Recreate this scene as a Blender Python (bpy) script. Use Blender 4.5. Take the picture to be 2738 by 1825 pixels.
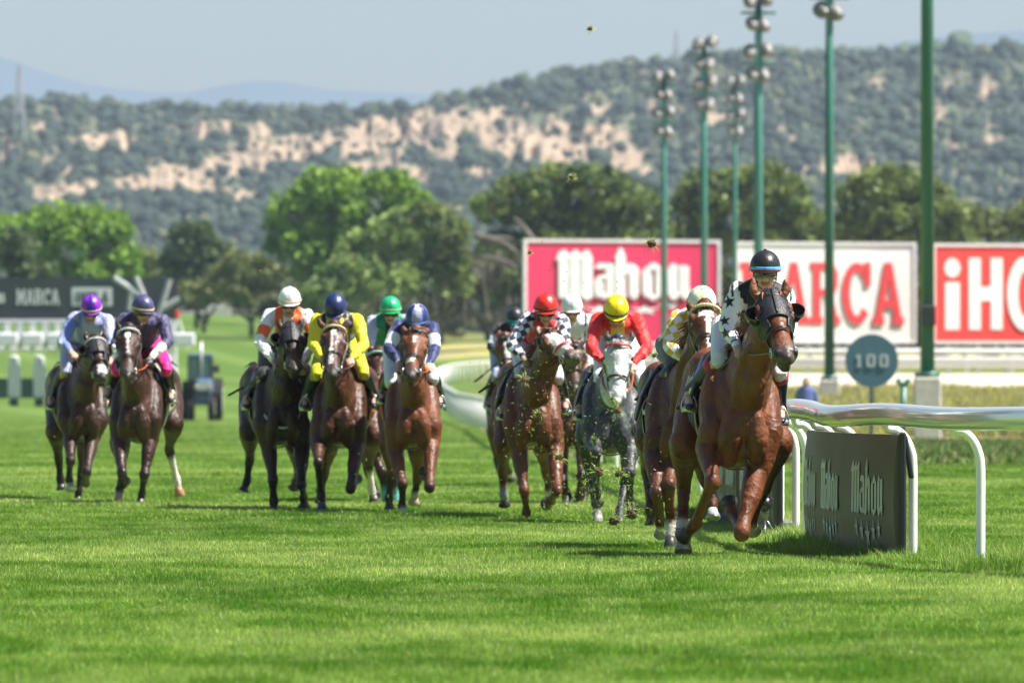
import bpy, math, random
import numpy as np
from mathutils import Vector, Matrix, noise
from mathutils.kdtree import KDTree
random.seed(7); rng = np.random.default_rng(7)
for o in list(bpy.data.objects): bpy.data.objects.remove(o)
S = bpy.context.scene;  COL = S.collection
R = math.radians
# ------------------------------------------------------------------ camera, sky, sun, exposure
F = 30422.0; CX = 1369.0; YH = 1010.0; CAMH = 1.27
cam = bpy.data.cameras.new('camera'); co = bpy.data.objects.new('camera', cam); COL.objects.link(co)
cam.lens = 400; cam.sensor_width = 36; cam.clip_start = 1; cam.clip_end = 60000
co.location = (0, 0, CAMH); co.rotation_euler = (R(90) + math.atan((YH - 912.5) / F), 0, 0)
cam.dof.use_dof = True; cam.dof.focus_distance = 79.3; cam.dof.aperture_fstop = 8.0; cam.dof.aperture_blades = 0
S.camera = co
SUN_AZ, SUN_EL = 99, 57           # azimuth from +Y (into the picture) towards +X
W = bpy.data.worlds.new('World'); S.world = W; W.use_nodes = True
nt = W.node_tree; bg = nt.nodes['Background']; sk = nt.nodes.new('ShaderNodeTexSky')
sk.sky_type = 'NISHITA'; sk.sun_disc = False; sk.sun_elevation = R(SUN_EL); sk.sun_rotation = R(SUN_AZ)
sk.air_density = 1.0; sk.dust_density = 2.2; sk.ozone_density = 1.2; sk.altitude = 600
nt.links.new(sk.outputs[0], bg.inputs[0]); bg.inputs[1].default_value = 0.054
sl = bpy.data.lights.new('sun', 'SUN'); so = bpy.data.objects.new('sun', sl); COL.objects.link(so)
sl.energy = 5.0; sl.angle = R(0.55); sl.color = (1.0, 0.955, 0.88)
sd = Vector((math.sin(R(SUN_AZ)) * math.cos(R(SUN_EL)), math.cos(R(SUN_AZ)) * math.cos(R(SUN_EL)), math.sin(R(SUN_EL))))
so.rotation_euler = sd.to_track_quat('Z', 'Y').to_euler(); so.location = (40, 40, 60)
S.view_settings.view_transform = 'Standard'; S.view_settings.look = 'None'; S.view_settings.gamma = 1
S.view_settings.exposure = 1.14
S.cycles.use_denoising = True
S.cycles.max_bounces = 6; S.cycles.diffuse_bounces = 2; S.cycles.glossy_bounces = 3; S.cycles.transmission_bounces = 2
S.cycles.transparent_max_bounces = 6; S.cycles.volume_bounces = 0
S.cycles.sample_clamp_indirect = 6
try: S.cycles.use_light_tree = False
except Exception: pass

# ------------------------------------------------------------------ helpers
def P(px, py, Y):
    """a point seen at (px, py) of the 2738-wide photo, Y metres away"""
    return Vector(((px - CX) / F * Y, Y, CAMH + (YH - py) / F * Y))
K = 2738 / 2352.0
def PV(x, y, Y): return P(x * K, y * K, Y)
def srgb(r, g, b):
    f = lambda c: (c / 255 / 12.92) if c / 255 <= 0.04045 else ((c / 255 + 0.055) / 1.055) ** 2.4
    return (f(r), f(g), f(b))
MATS = {}
def mat(name, col=(.5, .5, .5), rough=.6, metal=0., var=.15, vscale=6., bump=0., bscale=40., attr=None, spec=.5,
        sheen=0., coat=0., trans=0., emis=0.):
    if name in MATS: return MATS[name]
    m = bpy.data.materials.new(name); m.use_nodes = True; n = m.node_tree; b = n.nodes['Principled BSDF']
    tc = n.nodes.new('ShaderNodeTexCoord'); nz = n.nodes.new('ShaderNodeTexNoise')
    nz.inputs['Scale'].default_value = vscale; nz.inputs['Detail'].default_value = 4
    n.links.new(tc.outputs['Object'], nz.inputs['Vector'])
    mp = n.nodes.new('ShaderNodeMapRange'); mp.inputs[1].default_value = .3; mp.inputs[2].default_value = .7
    mp.inputs[3].default_value = 1 - var; mp.inputs[4].default_value = 1 + var
    n.links.new(nz.outputs[0], mp.inputs[0])
    mx = n.nodes.new('ShaderNodeVectorMath'); mx.operation = 'SCALE'
    if attr:
        a = n.nodes.new('ShaderNodeAttribute'); a.attribute_name = attr; n.links.new(a.outputs['Color'], mx.inputs[0])
    else: mx.inputs[0].default_value = col[:3]
    n.links.new(mp.outputs[0], mx.inputs['Scale']); n.links.new(mx.outputs[0], b.inputs['Base Color'])
    b.inputs['Roughness'].default_value = rough; b.inputs['Metallic'].default_value = metal
    b.inputs['Specular IOR Level'].default_value = spec
    if sheen: b.inputs['Sheen Weight'].default_value = sheen
    if coat: b.inputs['Coat Weight'].default_value = coat; b.inputs['Coat Roughness'].default_value = .1
    if bump:
        n2 = n.nodes.new('ShaderNodeTexNoise'); n2.inputs['Scale'].default_value = bscale; n2.inputs['Detail'].default_value = 5
        n.links.new(tc.outputs['Object'], n2.inputs['Vector'])
        bp = n.nodes.new('ShaderNodeBump'); bp.inputs['Strength'].default_value = min(1, bump); bp.inputs['Distance'].default_value = .02 * max(1, bump)
        n.links.new(n2.outputs[0], bp.inputs['Height']); n.links.new(bp.outputs[0], b.inputs['Normal'])
    if trans:                                    # thin leaves let some light through
        t = n.nodes.new('ShaderNodeBsdfTranslucent'); ms = n.nodes.new('ShaderNodeMixShader'); ms.inputs[0].default_value = trans
        n.links.new(mx.outputs[0], t.inputs[0]); n.links.new(b.outputs[0], ms.inputs[1]); n.links.new(t.outputs[0], ms.inputs[2])
        n.links.new(ms.outputs[0], n.nodes['Material Output'].inputs[0])
    MATS[name] = m
    return m
def tag(o, label=None, cat=None, group=None, kind=None):
    if label: o['label'] = label
    if cat: o['category'] = cat
    if group: o['group'] = group
    if kind: o['kind'] = kind
    return o
def empty(name, loc=(0, 0, 0), rz=0.):
    o = bpy.data.objects.new(name, None); o.empty_display_size = .2; COL.objects.link(o)
    o.location = loc; o.rotation_euler = (0, 0, rz); bpy.context.view_layer.update(); return o
def link_mesh(name, me, m, parent=None):
    o = bpy.data.objects.new(name, me); COL.objects.link(o)
    if m: me.materials.append(m)
    if parent is not None:
        o.parent = parent; o.matrix_parent_inverse = Matrix.Translation(parent.location).inverted() if not any(parent.rotation_euler) else (Matrix.Translation(parent.location) @ parent.rotation_euler.to_matrix().to_4x4()).inverted()
    return o
def np_mesh(name, V, faces, cols=None, smooth=False):
    me = bpy.data.meshes.new(name)
    V = np.asarray(V, dtype=np.float32); me.vertices.add(len(V)); me.vertices.foreach_set('co', V.ravel())
    if isinstance(faces, np.ndarray):
        n, k = faces.shape; me.loops.add(n * k); me.loops.foreach_set('vertex_index', faces.astype(np.int32).ravel())
        me.polygons.add(n); me.polygons.foreach_set('loop_start', np.arange(0, n * k, k, dtype=np.int32))
        me.polygons.foreach_set('loop_total', np.full(n, k, dtype=np.int32))
    else:
        tot = np.array([len(f) for f in faces], dtype=np.int32); me.loops.add(int(tot.sum()))
        me.loops.foreach_set('vertex_index', np.concatenate([np.asarray(f, dtype=np.int32) for f in faces]))
        me.polygons.add(len(faces)); me.polygons.foreach_set('loop_start', np.concatenate([[0], np.cumsum(tot)[:-1]]).astype(np.int32))
        me.polygons.foreach_set('loop_total', tot)
    me.update(calc_edges=True)
    if cols is not None:
        a = me.color_attributes.new('Col', 'FLOAT_COLOR', 'POINT'); c = np.ones((len(V), 4), np.float32); c[:, :3] = cols
        a.data.foreach_set('color', c.ravel())
    me.polygons.foreach_set('use_smooth', np.full(len(me.polygons), bool(smooth)))
    me.validate(); return me
def catmull(pts, n):
    """pts: rows of numbers; returns rows resampled n per segment"""
    p = np.array(pts, float); out = []
    if len(p) < 3 or n == 1:
        for i in range(len(p) - 1):
            for k in range(n): out.append(p[i] + (p[i + 1] - p[i]) * k / n)
        out.append(p[-1]); return np.array(out)
    for i in range(len(p) - 1):
        a, b, c, d = p[max(i - 1, 0)], p[i], p[i + 1], p[min(i + 2, len(p) - 1)]
        for k in range(n):
            t = k / n; out.append(.5 * (2 * b + (c - a) * t + (2 * a - 5 * b + 4 * c - d) * t * t + (3 * b - a - 3 * c + d) * t ** 3))
    out.append(p[-1]); return np.array(out)
class MB:
    """collects shapes that become ONE mesh object"""
    def __init__(s): s.v = []; s.f = []; s.c = []; s.nv = 0
    def add(s, V, Fc, col=(1, 1, 1)):
        V = [tuple(x) for x in V]; b = s.nv; s.v += V; s.f += [tuple(i + b for i in f) for f in Fc]
        s.c += (list(col) if (len(V) and not isinstance(col[0], (int, float, np.floating))) else [tuple(col)] * len(V)); s.nv += len(V); return s
    def box(s, c, size, M=None, col=(1, 1, 1), bev=0.):
        x, y, z = [q / 2 for q in size]; b = min(bev, x * .9, y * .9, z * .9)
        if b > 0:
            V = []
            for sx in (-1, 1):
                for sy in (-1, 1):
                    for sz in (-1, 1):
                        V += [(sx * x, sy * (y - b), sz * (z - b)), (sx * (x - b), sy * y, sz * (z - b)), (sx * (x - b), sy * (y - b), sz * z)]
            idx = lambda sx, sy, sz, k: ((sx > 0) * 4 + (sy > 0) * 2 + (sz > 0)) * 3 + k
            Fc = []
            for sg in (-1, 1):
                q = [idx(sg, -1, -1, 0), idx(sg, 1, -1, 0), idx(sg, 1, 1, 0), idx(sg, -1, 1, 0)]; Fc.append(q if sg > 0 else q[::-1])
                q = [idx(-1, sg, -1, 1), idx(-1, sg, 1, 1), idx(1, sg, 1, 1), idx(1, sg, -1, 1)]; Fc.append(q if sg > 0 else q[::-1])
                q = [idx(-1, -1, sg, 2), idx(1, -1, sg, 2), idx(1, 1, sg, 2), idx(-1, 1, sg, 2)]; Fc.append(q if sg > 0 else q[::-1])
            for a in (-1, 1):
                for b_ in (-1, 1):
                    Fc += [[idx(a, b_, -1, 0), idx(a, b_, 1, 0), idx(a, b_, 1, 1), idx(a, b_, -1, 1)],
                           [idx(a, -1, b_, 0), idx(a, 1, b_, 0), idx(a, 1, b_, 2), idx(a, -1, b_, 2)],
                           [idx(-1, a, b_, 1), idx(1, a, b_, 1), idx(1, a, b_, 2), idx(-1, a, b_, 2)]]
                    for c_ in (-1, 1): Fc.append([idx(a, b_, c_, 0), idx(a, b_, c_, 1), idx(a, b_, c_, 2)])
        else:
            V = [(i * x, j * y, k * z) for i in (-1, 1) for j in (-1, 1) for k in (-1, 1)]
            Fc = [(0, 1, 3, 2), (4, 6, 7, 5), (0, 4, 5, 1), (2, 3, 7, 6), (0, 2, 6, 4), (1, 5, 7, 3)]
        M = M or Matrix.Identity(3)
        V = [Vector(c) + M @ Vector(q) for q in V]
        return s.add(V, Fc, col)
    def tube(s, pts, rad, n=10, res=1, side=None, cap=True, col=(1, 1, 1), seg_cols=None):
        """pts: points; rad: number or list of r or (a, b); side: lateral axis for the first radius"""
        N = len(pts); rr = [(rad, rad)] * N if isinstance(rad, (int, float)) else [(r, r) if isinstance(r, (int, float)) else tuple(r) for r in rad]
        rows = [tuple(p) + tuple(r) for p, r in zip(pts, rr)]
        if seg_cols is not None: rows = [r + tuple(c) for r, c in zip(rows, seg_cols)]
        Q = catmull(rows, res) if res > 1 else np.array(rows, float)
        C = Q[:, :3]; T = np.gradient(C, axis=0) if len(C) > 1 else np.array([[0, 0, 1.]])
        sv = Vector(side) if side is not None else None
        V = []; cl = []; Fc = []; prev = None
        L = len(Q)
        for i in range(L):
            t = Vector(T[i]).normalized()
            if sv is not None: a = (sv - t * sv.dot(t))
            elif prev is None: a = t.cross(Vector((0, 0, 1)) if abs(t.z) < .9 else Vector((1, 0, 0)))
            else: a = prev - t * prev.dot(t)
            if a.length < 1e-6: a = t.orthogonal()
            a.normalize(); prev = a; b = t.cross(a)
            ra, rb = max(Q[i, 3], 1e-4), max(Q[i, 4], 1e-4)
            for k in range(n):
                th = 2 * math.pi * k / n; V.append(Vector(C[i]) + a * (ra * math.cos(th)) + b * (rb * math.sin(th)))
                cl.append(tuple(Q[i, 5:8]) if seg_cols is not None else col)
        for i in range(L - 1):
            for k in range(n):
                k2 = (k + 1) % n; Fc.append((i * n + k, i * n + k2, (i + 1) * n + k2, (i + 1) * n + k))
        if cap: Fc.append(tuple(range(n - 1, -1, -1))); Fc.append(tuple((L - 1) * n + k for k in range(n)))
        return s.add(V, Fc, cl)
    def limb(s, pts, rad, n=12, res=3, side=None, col=(1, 1, 1), seg_cols=None):
        """tube with rounded ends"""
        pts = [Vector(p) for p in pts]; rr = [(r, r) if isinstance(r, (int, float)) else tuple(r) for r in rad]
        rows = [tuple(p) + tuple(r) + (tuple(c) if seg_cols is not None else tuple(col)) for p, r, c in zip(pts, rr, seg_cols or rr)]
        Q = catmull(rows, res); P_ = [Vector(q[:3]) for q in Q]; A = [tuple(q[3:5]) for q in Q]; Cc = [tuple(q[5:8]) for q in Q]
        def ends(p, d, r, c):
            m = min(r); return [(p + d * m * h, (r[0] * w, r[1] * w), c) for h, w in ((.0, 1), (.45, .88), (.8, .6), (.97, .25))][1:]
        d0 = (P_[0] - P_[1]).normalized(); d1 = (P_[-1] - P_[-2]).normalized()
        e0 = ends(P_[0], d0, A[0], Cc[0])[::-1]; e1 = ends(P_[-1], d1, A[-1], Cc[-1])
        PP = [e[0] for e in e0] + P_ + [e[0] for e in e1]; AA = [e[1] for e in e0] + A + [e[1] for e in e1]; CC = [e[2] for e in e0] + Cc + [e[2] for e in e1]
        return s.tube(PP, AA, n=n, side=side, seg_cols=CC)
    def ball(s, c, r, M=None, n=12, m=8, col=(1, 1, 1)):
        r = (r, r, r) if isinstance(r, (int, float)) else r; M = M or Matrix.Identity(3); c = Vector(c)
        V = [c + M @ Vector((0, 0, r[2]))]
        for i in range(1, m):
            p = math.pi * i / m
            for k in range(n): th = 2 * math.pi * k / n; V.append(c + M @ Vector((r[0] * math.sin(p) * math.cos(th), r[1] * math.sin(p) * math.sin(th), r[2] * math.cos(p))))
        V.append(c + M @ Vector((0, 0, -r[2]))); Fc = [(0, 1 + k, 1 + (k + 1) % n) for k in range(n)]
        for i in range(m - 2):
            for k in range(n): a = 1 + i * n; Fc.append((a + k, a + n + k, a + n + (k + 1) % n, a + (k + 1) % n))
        a = 1 + (m - 2) * n; Fc += [(a + (k + 1) % n, a + k, len(V) - 1) for k in range(n)]
        return s.add(V, Fc, col)
    def build(s, name, m, parent=None, smooth=False, fix=True):
        me = np_mesh(name, s.v, s.f, s.c, smooth)
        if fix:
            import bmesh
            bm = bmesh.new(); bm.from_mesh(me); bmesh.ops.recalc_face_normals(bm, faces=bm.faces); bm.to_mesh(me); bm.free()
        return link_mesh(name, me, m, parent)
def fuse(mb, name, m, parent=None, vox=.014, smooth=5, push=None):
    """voxel-remesh the overlapping shapes of mb into one continuous skin; colours follow the nearest source point"""
    me = np_mesh(name + '_src', mb.v, mb.f)
    import bmesh
    bm = bmesh.new(); bm.from_mesh(me); bmesh.ops.recalc_face_normals(bm, faces=bm.faces); bm.to_mesh(me); bm.free()
    o = bpy.data.objects.new('tmp', me); COL.objects.link(o)
    md = o.modifiers.new('r', 'REMESH'); md.mode = 'VOXEL'; md.voxel_size = vox; md.use_smooth_shade = True
    if smooth: sm = o.modifiers.new('s', 'SMOOTH'); sm.factor = .5; sm.iterations = smooth
    dg = bpy.context.evaluated_depsgraph_get(); ev = o.evaluated_get(dg); out = bpy.data.meshes.new_from_object(ev, depsgraph=dg)
    bpy.data.objects.remove(o); bpy.data.meshes.remove(me)
    kd = KDTree(len(mb.v))
    for i, v in enumerate(mb.v): kd.insert(v, i)
    kd.balance()
    n = len(out.vertices); co_ = np.empty(n * 3, np.float32); out.vertices.foreach_get('co', co_); co_ = co_.reshape(-1, 3)
    cols = np.ones((n, 4), np.float32); C = np.array(mb.c, float)
    for i in range(n):
        h = kd.find_n(co_[i], 3); w = [1 / (x[2] + .004) ** 2 for x in h]; sw = sum(w)
        c = sum(C[x[1]] * ww for x, ww in zip(h, w)) / sw; cols[i, :3] = c
    nr_ = np.empty(n * 3, np.float32); out.vertices.foreach_get('normal', nr_); globals()['LASTN'] = nr_.reshape(-1, 3)
    if push is not None: co_, cols = push(co_, cols); out.vertices.foreach_set('co', np.asarray(co_, np.float32).ravel())
    for a in list(out.color_attributes): out.color_attributes.remove(a)
    a = out.color_attributes.new('Col', 'FLOAT_COLOR', 'POINT'); a.data.foreach_set('color', cols.ravel())
    out.polygons.foreach_set('use_smooth', np.ones(len(out.polygons), bool)); out.name = name; out.materials.clear()
    return link_mesh(name, out, m, parent)
def flat_polys(mb, polys, origin, ux, uz, thick, nrm, col=(1, 1, 1), eps=.0004):
    """polygons in (a, b) coordinates laid on a plane and given a thickness along nrm"""
    for ip, pl in enumerate(polys):
        thick += eps
        f = [Vector(origin(a, b)) + nrm * thick if callable(origin) else Vector(origin) + ux * a + uz * b + nrm * thick for a, b in pl]
        k = len(f); bk = [p - nrm * thick * 1.6 for p in f]
        mb.add(f + bk, [tuple(range(k)), tuple(range(2 * k - 1, k - 1, -1))] + [(i, (i + 1) % k, k + (i + 1) % k, k + i) for i in range(k)], col)
def star(cx, cy, r, r2=.4, rot=90, sx=1., sy=1.):
    pts = [(cx + sx * r * (1 if i % 2 == 0 else r2) * math.cos(R(rot + 36 * i)), cy + sy * r * (1 if i % 2 == 0 else r2) * math.sin(R(rot + 36 * i))) for i in range(10)]
    return [[(cx, cy), pts[(2 * i - 1) % 10], pts[2 * i], pts[2 * i + 1]] for i in range(5)]

# ------------------------------------------------------------------ ground
def interp(tab, y): return np.interp(y, [t[0] for t in tab], [t[1] for t in tab])
PL = [(0, 0), (130, 0), (250, -.25), (380, -.5), (435, -.4), (507, 0), (600, .6), (700, 1.34), (800, 3.6), (900, 5.9), (1000, 6.8), (1500, 7), (9000, 7)]
PC = [(0, 0), (130, 0), (250, -.25), (380, -.5), (435, -.4), (507, 0), (600, .8), (690, 1.4), (770, 3.4), (850, 4.6), (1500, 7), (9000, 7)]
PR = [(0, 0), (150, 0), (200, -.1), (280, -.4), (315, .2), (350, .75), (400, 1.3), (500, 1.45), (600, 1.5), (700, 2.4), (1500, 7), (9000, 7)]
def sstep(a, b, x): t = np.clip((x - a) / (b - a), 0, 1); return t * t * (3 - 2 * t)
def ground_z(X, Y):
    X = np.asarray(X, float); Y = np.asarray(Y, float); u = X / np.maximum(Y, 60)
    a = sstep(-.012, -.002, u); b = sstep(.001, .014, u)
    return (interp(PL, Y) * (1 - a) + interp(PC, Y) * a) * (1 - b) + interp(PR, Y) * b
def GZ(x, y): return float(ground_z(x, y))
us = np.concatenate([np.linspace(-1.2, -.06, 24), np.linspace(-.055, .055, 150), np.linspace(.06, 1.2, 24)])
ys = np.concatenate([[-60, -20, 0], np.linspace(20, 240, 45), np.linspace(245, 620, 76), np.linspace(630, 1000, 38), np.geomspace(1040, 9000, 14)])
U, YY = np.meshgrid(us, ys); XX = U * (np.abs(YY) + 60) ; XX = np.where(YY > 200, U * YY, U * (60 + np.abs(YY) * .7 + np.abs(YY) * .3 * 0 + 0))
XX = U * np.maximum(YY, 60)
ZZ = ground_z(XX, YY); V = np.stack([XX.ravel(), YY.ravel(), ZZ.ravel()], 1)
nr, nc = U.shape; ii = np.arange(nr - 1)[:, None] * nc + np.arange(nc - 1)[None]; Fq = np.stack([ii, ii + 1, ii + nc + 1, ii + nc], -1).reshape(-1, 4)
railX = lambda y: np.interp(y, [0, 68, 76, 81, 94, 130, 200, 380, 507, 560], [14, 4.2, 3.1, 2.5, 2.3, 2.1, 1.2, -.6, -3.0, -3.4])
outside = sstep(.3, 2.5, XX - railX(YY))                   # right of the running rail
wig = 18 * np.sin(XX * .35) + 9 * np.sin(XX * 1.1 + 2)
rough = outside * sstep(150, 172, YY + wig * .3)
sand = outside * sstep(338, 372, YY + wig) * (1 - sstep(560, 600, YY)) * sstep(.004, .012, U)
rough = np.maximum(rough, sstep(715, 735, YY + wig * .5) * sstep(-.0105, -.0085, U))
rough = np.maximum(rough, sstep(985, 1010, YY))
yel = np.maximum(outside * sstep(268, 300, YY + wig) * (1 - sstep(352, 380, YY)), sstep(735, 745, YY) * sstep(-.009, -.006, U) * (1 - sstep(775, 800, YY)) * .9)
me = np_mesh('ground', V, Fq, np.stack([rough.ravel(), sand.ravel(), yel.ravel()], 1), True)
m = bpy.data.materials.new('turf_ground'); m.use_nodes = True; n = m.node_tree; b = n.nodes['Principled BSDF']; b.inputs['Roughness'].default_value = .9
b.inputs['Specular IOR Level'].default_value = .15
def N(t, **k):
    x = n.nodes.new(t)
    for a, v in k.items(): setattr(x, a, v)
    return x
def L(a, c): n.links.new(a, c)
def ramp(src, stops):
    r = N('ShaderNodeValToRGB'); L(src, r.inputs[0]); e = r.color_ramp.elements
    e[0].position, e[0].color = stops[0][0], (*stops[0][1], 1); e[1].position, e[1].color = stops[-1][0], (*stops[-1][1], 1)
    for p, c in stops[1:-1]: q = e.new(p); q.color = (*c, 1)
    return r.outputs[0]
def noi(scale, sx=1, sy=1, detail=4):
    g = N('ShaderNodeNewGeometry'); mp = N('ShaderNodeMapping'); mp.inputs['Scale'].default_value = (sx, sy, 1); L(g.outputs['Position'], mp.inputs[0])
    t = N('ShaderNodeTexNoise'); t.inputs['Scale'].default_value = scale; t.inputs['Detail'].default_value = detail; L(mp.outputs[0], t.inputs['Vector']); return t.outputs[0]
def mixc(f, a, c):
    x = N('ShaderNodeMix', data_type='RGBA'); L(f, x.inputs[0])
    for s_, i in ((a, 6), (c, 7)):
        if isinstance(s_, tuple): x.inputs[i].default_value = (*s_, 1)
        else: L(s_, x.inputs[i])
    return x.outputs[2]
def turf_nodes():
    """mown turf colour from world position: broad light and dark bands along the course, patches"""
    big = noi(.5, .45, .17); patch = noi(1.6, 1, .32); 
    c1 = ramp(big, [(.38, (.078, .185, .008)), (.5, (.150, .28, .024)), (.60, (.34, .44, .115))])
    c2 = ramp(patch, [(.42, (.084, .200, .008)), (.59, (.29, .39, .095))])
    x = N('ShaderNodeMix', data_type='RGBA'); x.inputs[0].default_value = .5; L(c1, x.inputs[6]); L(c2, x.inputs[7]); return x.outputs[2]
base = turf_nodes()
# mown stripes on the rising part of the course
g = N('ShaderNodeNewGeometry'); sx = N('ShaderNodeSeparateXYZ'); L(g.outputs['Position'], sx.inputs[0])
ma = N('ShaderNodeMath', operation='MULTIPLY_ADD'); L(sx.outputs[0], ma.inputs[0]); ma.inputs[1].default_value = 9.0; L(sx.outputs[1], ma.inputs[2])
mb_ = N('ShaderNodeMath', operation='MULTIPLY'); L(ma.outputs[0], mb_.inputs[0]); mb_.inputs[1].default_value = .11
mc = N('ShaderNodeMath', operation='SINE'); L(mb_.outputs[0], mc.inputs[0])
stripe = ramp(mc.outputs[0], [(.1, (.080, .145, .020)), (.9, (.115, .185, .036))])
yf = N('ShaderNodeMapRange'); L(sx.outputs[1], yf.inputs[0]); yf.inputs[1].default_value = 150; yf.inputs[2].default_value = 330
col = mixc(yf.outputs[0], base, stripe)
at = N('ShaderNodeAttribute', attribute_name='Col'); sep = N('ShaderNodeSeparateColor'); L(at.outputs['Color'], sep.inputs[0])
rg = ramp(noi(.22, 1, .5), [(.35, (.06, .115, .02)), (.5, (.13, .16, .04)), (.65, (.22, .19, .075))])
col = mixc(sep.outputs[0], col, rg)
yl = ramp(noi(.35, 1, .25), [(.36, (.26, .26, .11)), (.52, (.38, .35, .17)), (.62, (.50, .44, .07)), (.70, (.30, .30, .15))])
col = mixc(sep.outputs[2], col, yl)
sn = ramp(noi(.3, 1, .3), [(.3, (.52, .44, .34)), (.7, (.68, .60, .49))])
col = mixc(sep.outputs[1], col, sn)
L(col, b.inputs['Base Color'])
bn = noi(9., 1, 1, 8); bp = N('ShaderNodeBump'); bp.inputs['Strength'].default_value = .9; bp.inputs['Distance'].default_value = .08; L(bn, bp.inputs['Height']); L(bp.outputs[0], b.inputs['Normal'])
tag(link_mesh('ground', me, m), kind='structure')

# grass blades: patches of real blades scattered over the near course
m = bpy.data.materials.new('grass_blade'); m.use_nodes = True; n = m.node_tree; b = n.nodes['Principled BSDF']
base = turf_nodes()
at = N('ShaderNodeAttribute', attribute_name='Col'); mm = N('ShaderNodeMix', data_type='RGBA', blend_type='MULTIPLY'); mm.inputs[0].default_value = 1
L(base, mm.inputs[6]); L(at.outputs['Color'], mm.inputs[7]); L(mm.outputs[2], b.inputs['Base Color'])
b.inputs['Roughness'].default_value = .5; b.inputs['Specular IOR Level'].default_value = .35
t = N('ShaderNodeBsdfTranslucent'); L(mm.outputs[2], t.inputs[0]); ms = N('ShaderNodeMixShader'); ms.inputs[0].default_value = .4
L(b.outputs[0], ms.inputs[1]); L(t.outputs[0], ms.inputs[2]); L(ms.outputs[0], n.nodes['Material Output'].inputs[0])
GRASS = m
def blades(nb, w, d, hmin, hmax, wid, seed, spread=.6):
    r = np.random.default_rng(seed); x = (r.random(nb) - .5) * w; y = (r.random(nb) - .5) * d
    h = hmin + (hmax - hmin) * r.random(nb) ** 1.6; a = r.random(nb) * 2 * np.pi; lean = h * (r.random(nb)) * spread; la = r.random(nb) * 2 * np.pi
    dx, dy = np.cos(a) * wid / 2, np.sin(a) * wid / 2; lx, ly = np.cos(la) * lean, np.sin(la) * lean; z0 = np.zeros(nb) - .01
    V = np.stack([np.stack([x - dx, y - dy, z0], 1), np.stack([x + dx, y + dy, z0], 1),
                  np.stack([x + dx * .8 + lx * .35, y + dy * .8 + ly * .35, h * .6], 1), np.stack([x - dx * .8 + lx * .35, y - dy * .8 + ly * .35, h * .6], 1),
                  np.stack([x + lx, y + ly, h], 1)], 1).reshape(-1, 3)
    k = np.arange(nb) * 5; q = np.stack([k, k + 1, k + 2, k + 3], 1); t3 = np.stack([k + 3, k + 2, k + 4], 1)
    c = np.ones((nb, 3)) * (.75 + .5 * r.random((nb, 1))); dry = r.random(nb) < .07; c[dry] = np.array([1.7, 1.25, 1.7]) * (.7 + .4 * r.random((dry.sum(), 1)))
    brt = r.random(nb) < .14; c[brt] *= 1.7
    c = np.repeat(c, 5, 0)
    return V, [tuple(f) for f in q] + [tuple(f) for f in t3], c
def patch(name, *a):
    V, Fc, c = blades(*a); me = np_mesh(name, V, Fc, c); me.materials.append(GRASS); return bpy.data.objects.new(name, me)
def scatter(name, pts, rots, scls, src, kind='stuff'):
    me = np_mesh(name, pts, [(0, 1, 2)] if False else np.zeros((0, 3), np.int32))
    for an, dt, arr in (('rot', 'FLOAT', rots), ('scl', 'FLOAT', scls)):
        at_ = me.attributes.new(an, dt, 'POINT'); at_.data.foreach_set('value', np.asarray(arr, np.float32))
    o = link_mesh(name, me, None); g = bpy.data.node_groups.new(name + '_nodes', 'GeometryNodeTree')
    g.interface.new_socket('Geometry', in_out='INPUT', socket_type='NodeSocketGeometry'); g.interface.new_socket('Geometry', in_out='OUTPUT', socket_type='NodeSocketGeometry')
    gi = g.nodes.new('NodeGroupInput'); go = g.nodes.new('NodeGroupOutput'); ip = g.nodes.new('GeometryNodeInstanceOnPoints'); oi = g.nodes.new('GeometryNodeObjectInfo')
    oi.inputs[0].default_value = src; ra = g.nodes.new('GeometryNodeInputNamedAttribute'); ra.data_type = 'FLOAT'; ra.inputs[0].default_value = 'rot'
    sa = g.nodes.new('GeometryNodeInputNamedAttribute'); sa.data_type = 'FLOAT'; sa.inputs[0].default_value = 'scl'
    cx = g.nodes.new('ShaderNodeCombineXYZ'); g.links.new(ra.outputs[0], cx.inputs[2]); cs = g.nodes.new('ShaderNodeCombineXYZ')
    cs.inputs[0].default_value = 1; cs.inputs[1].default_value = 1; g.links.new(sa.outputs[0], cs.inputs[2])
    g.links.new(gi.outputs[0], ip.inputs['Points']); g.links.new(oi.outputs['Geometry'], ip.inputs['Instance']); g.links.new(cx.outputs[0], ip.inputs['Rotation']); g.links.new(cs.outputs[0], ip.inputs['Scale'])
    g.links.new(ip.outputs[0], go.inputs[0]); md = o.modifiers.new('scatter', 'NODES'); md.node_group = g
    tag(o, kind=kind); return o
def area_pts(y0, y1, step, marg=2.2, jit=.25, cond=None):
    out = []; y = y0
    while y < y1:
        hw = .0465 * y + marg; x = -hw
        while x < hw:
            X = x + random.uniform(-jit, jit) * step; Yq = y + random.uniform(-jit, jit) * step
            if cond is None or cond(X, Yq): out.append((X, Yq, GZ(X, Yq)))
            x += step
        y += step
    return np.array(out)
for k, (a, bq, nb, wd, hh) in enumerate([(41, 70, 4200, .0045, (.018, .05)), (70, 100, 3600, .006, (.02, .055)), (100, 150, 2000, .010, (.02, .06))]):
    src = patch('turf_patch', nb, 1.25, 1.25, hh[0], hh[1], wd, 10 + k); pts = area_pts(a, bq, 1.0)
    scatter('grass', pts, rng.integers(0, 4, len(pts)) * math.pi / 2 + rng.random(len(pts)) * .3, .75 + .5 * rng.random(len(pts)), src)
src = patch('turf_patch', 1500, 2.5, 2.5, .02, .07, .018, 15); pts = area_pts(150, 260, 2.0)
scatter('grass', pts, rng.random(len(pts)) * 6.28, .8 + .4 * rng.random(len(pts)), src)
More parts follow.
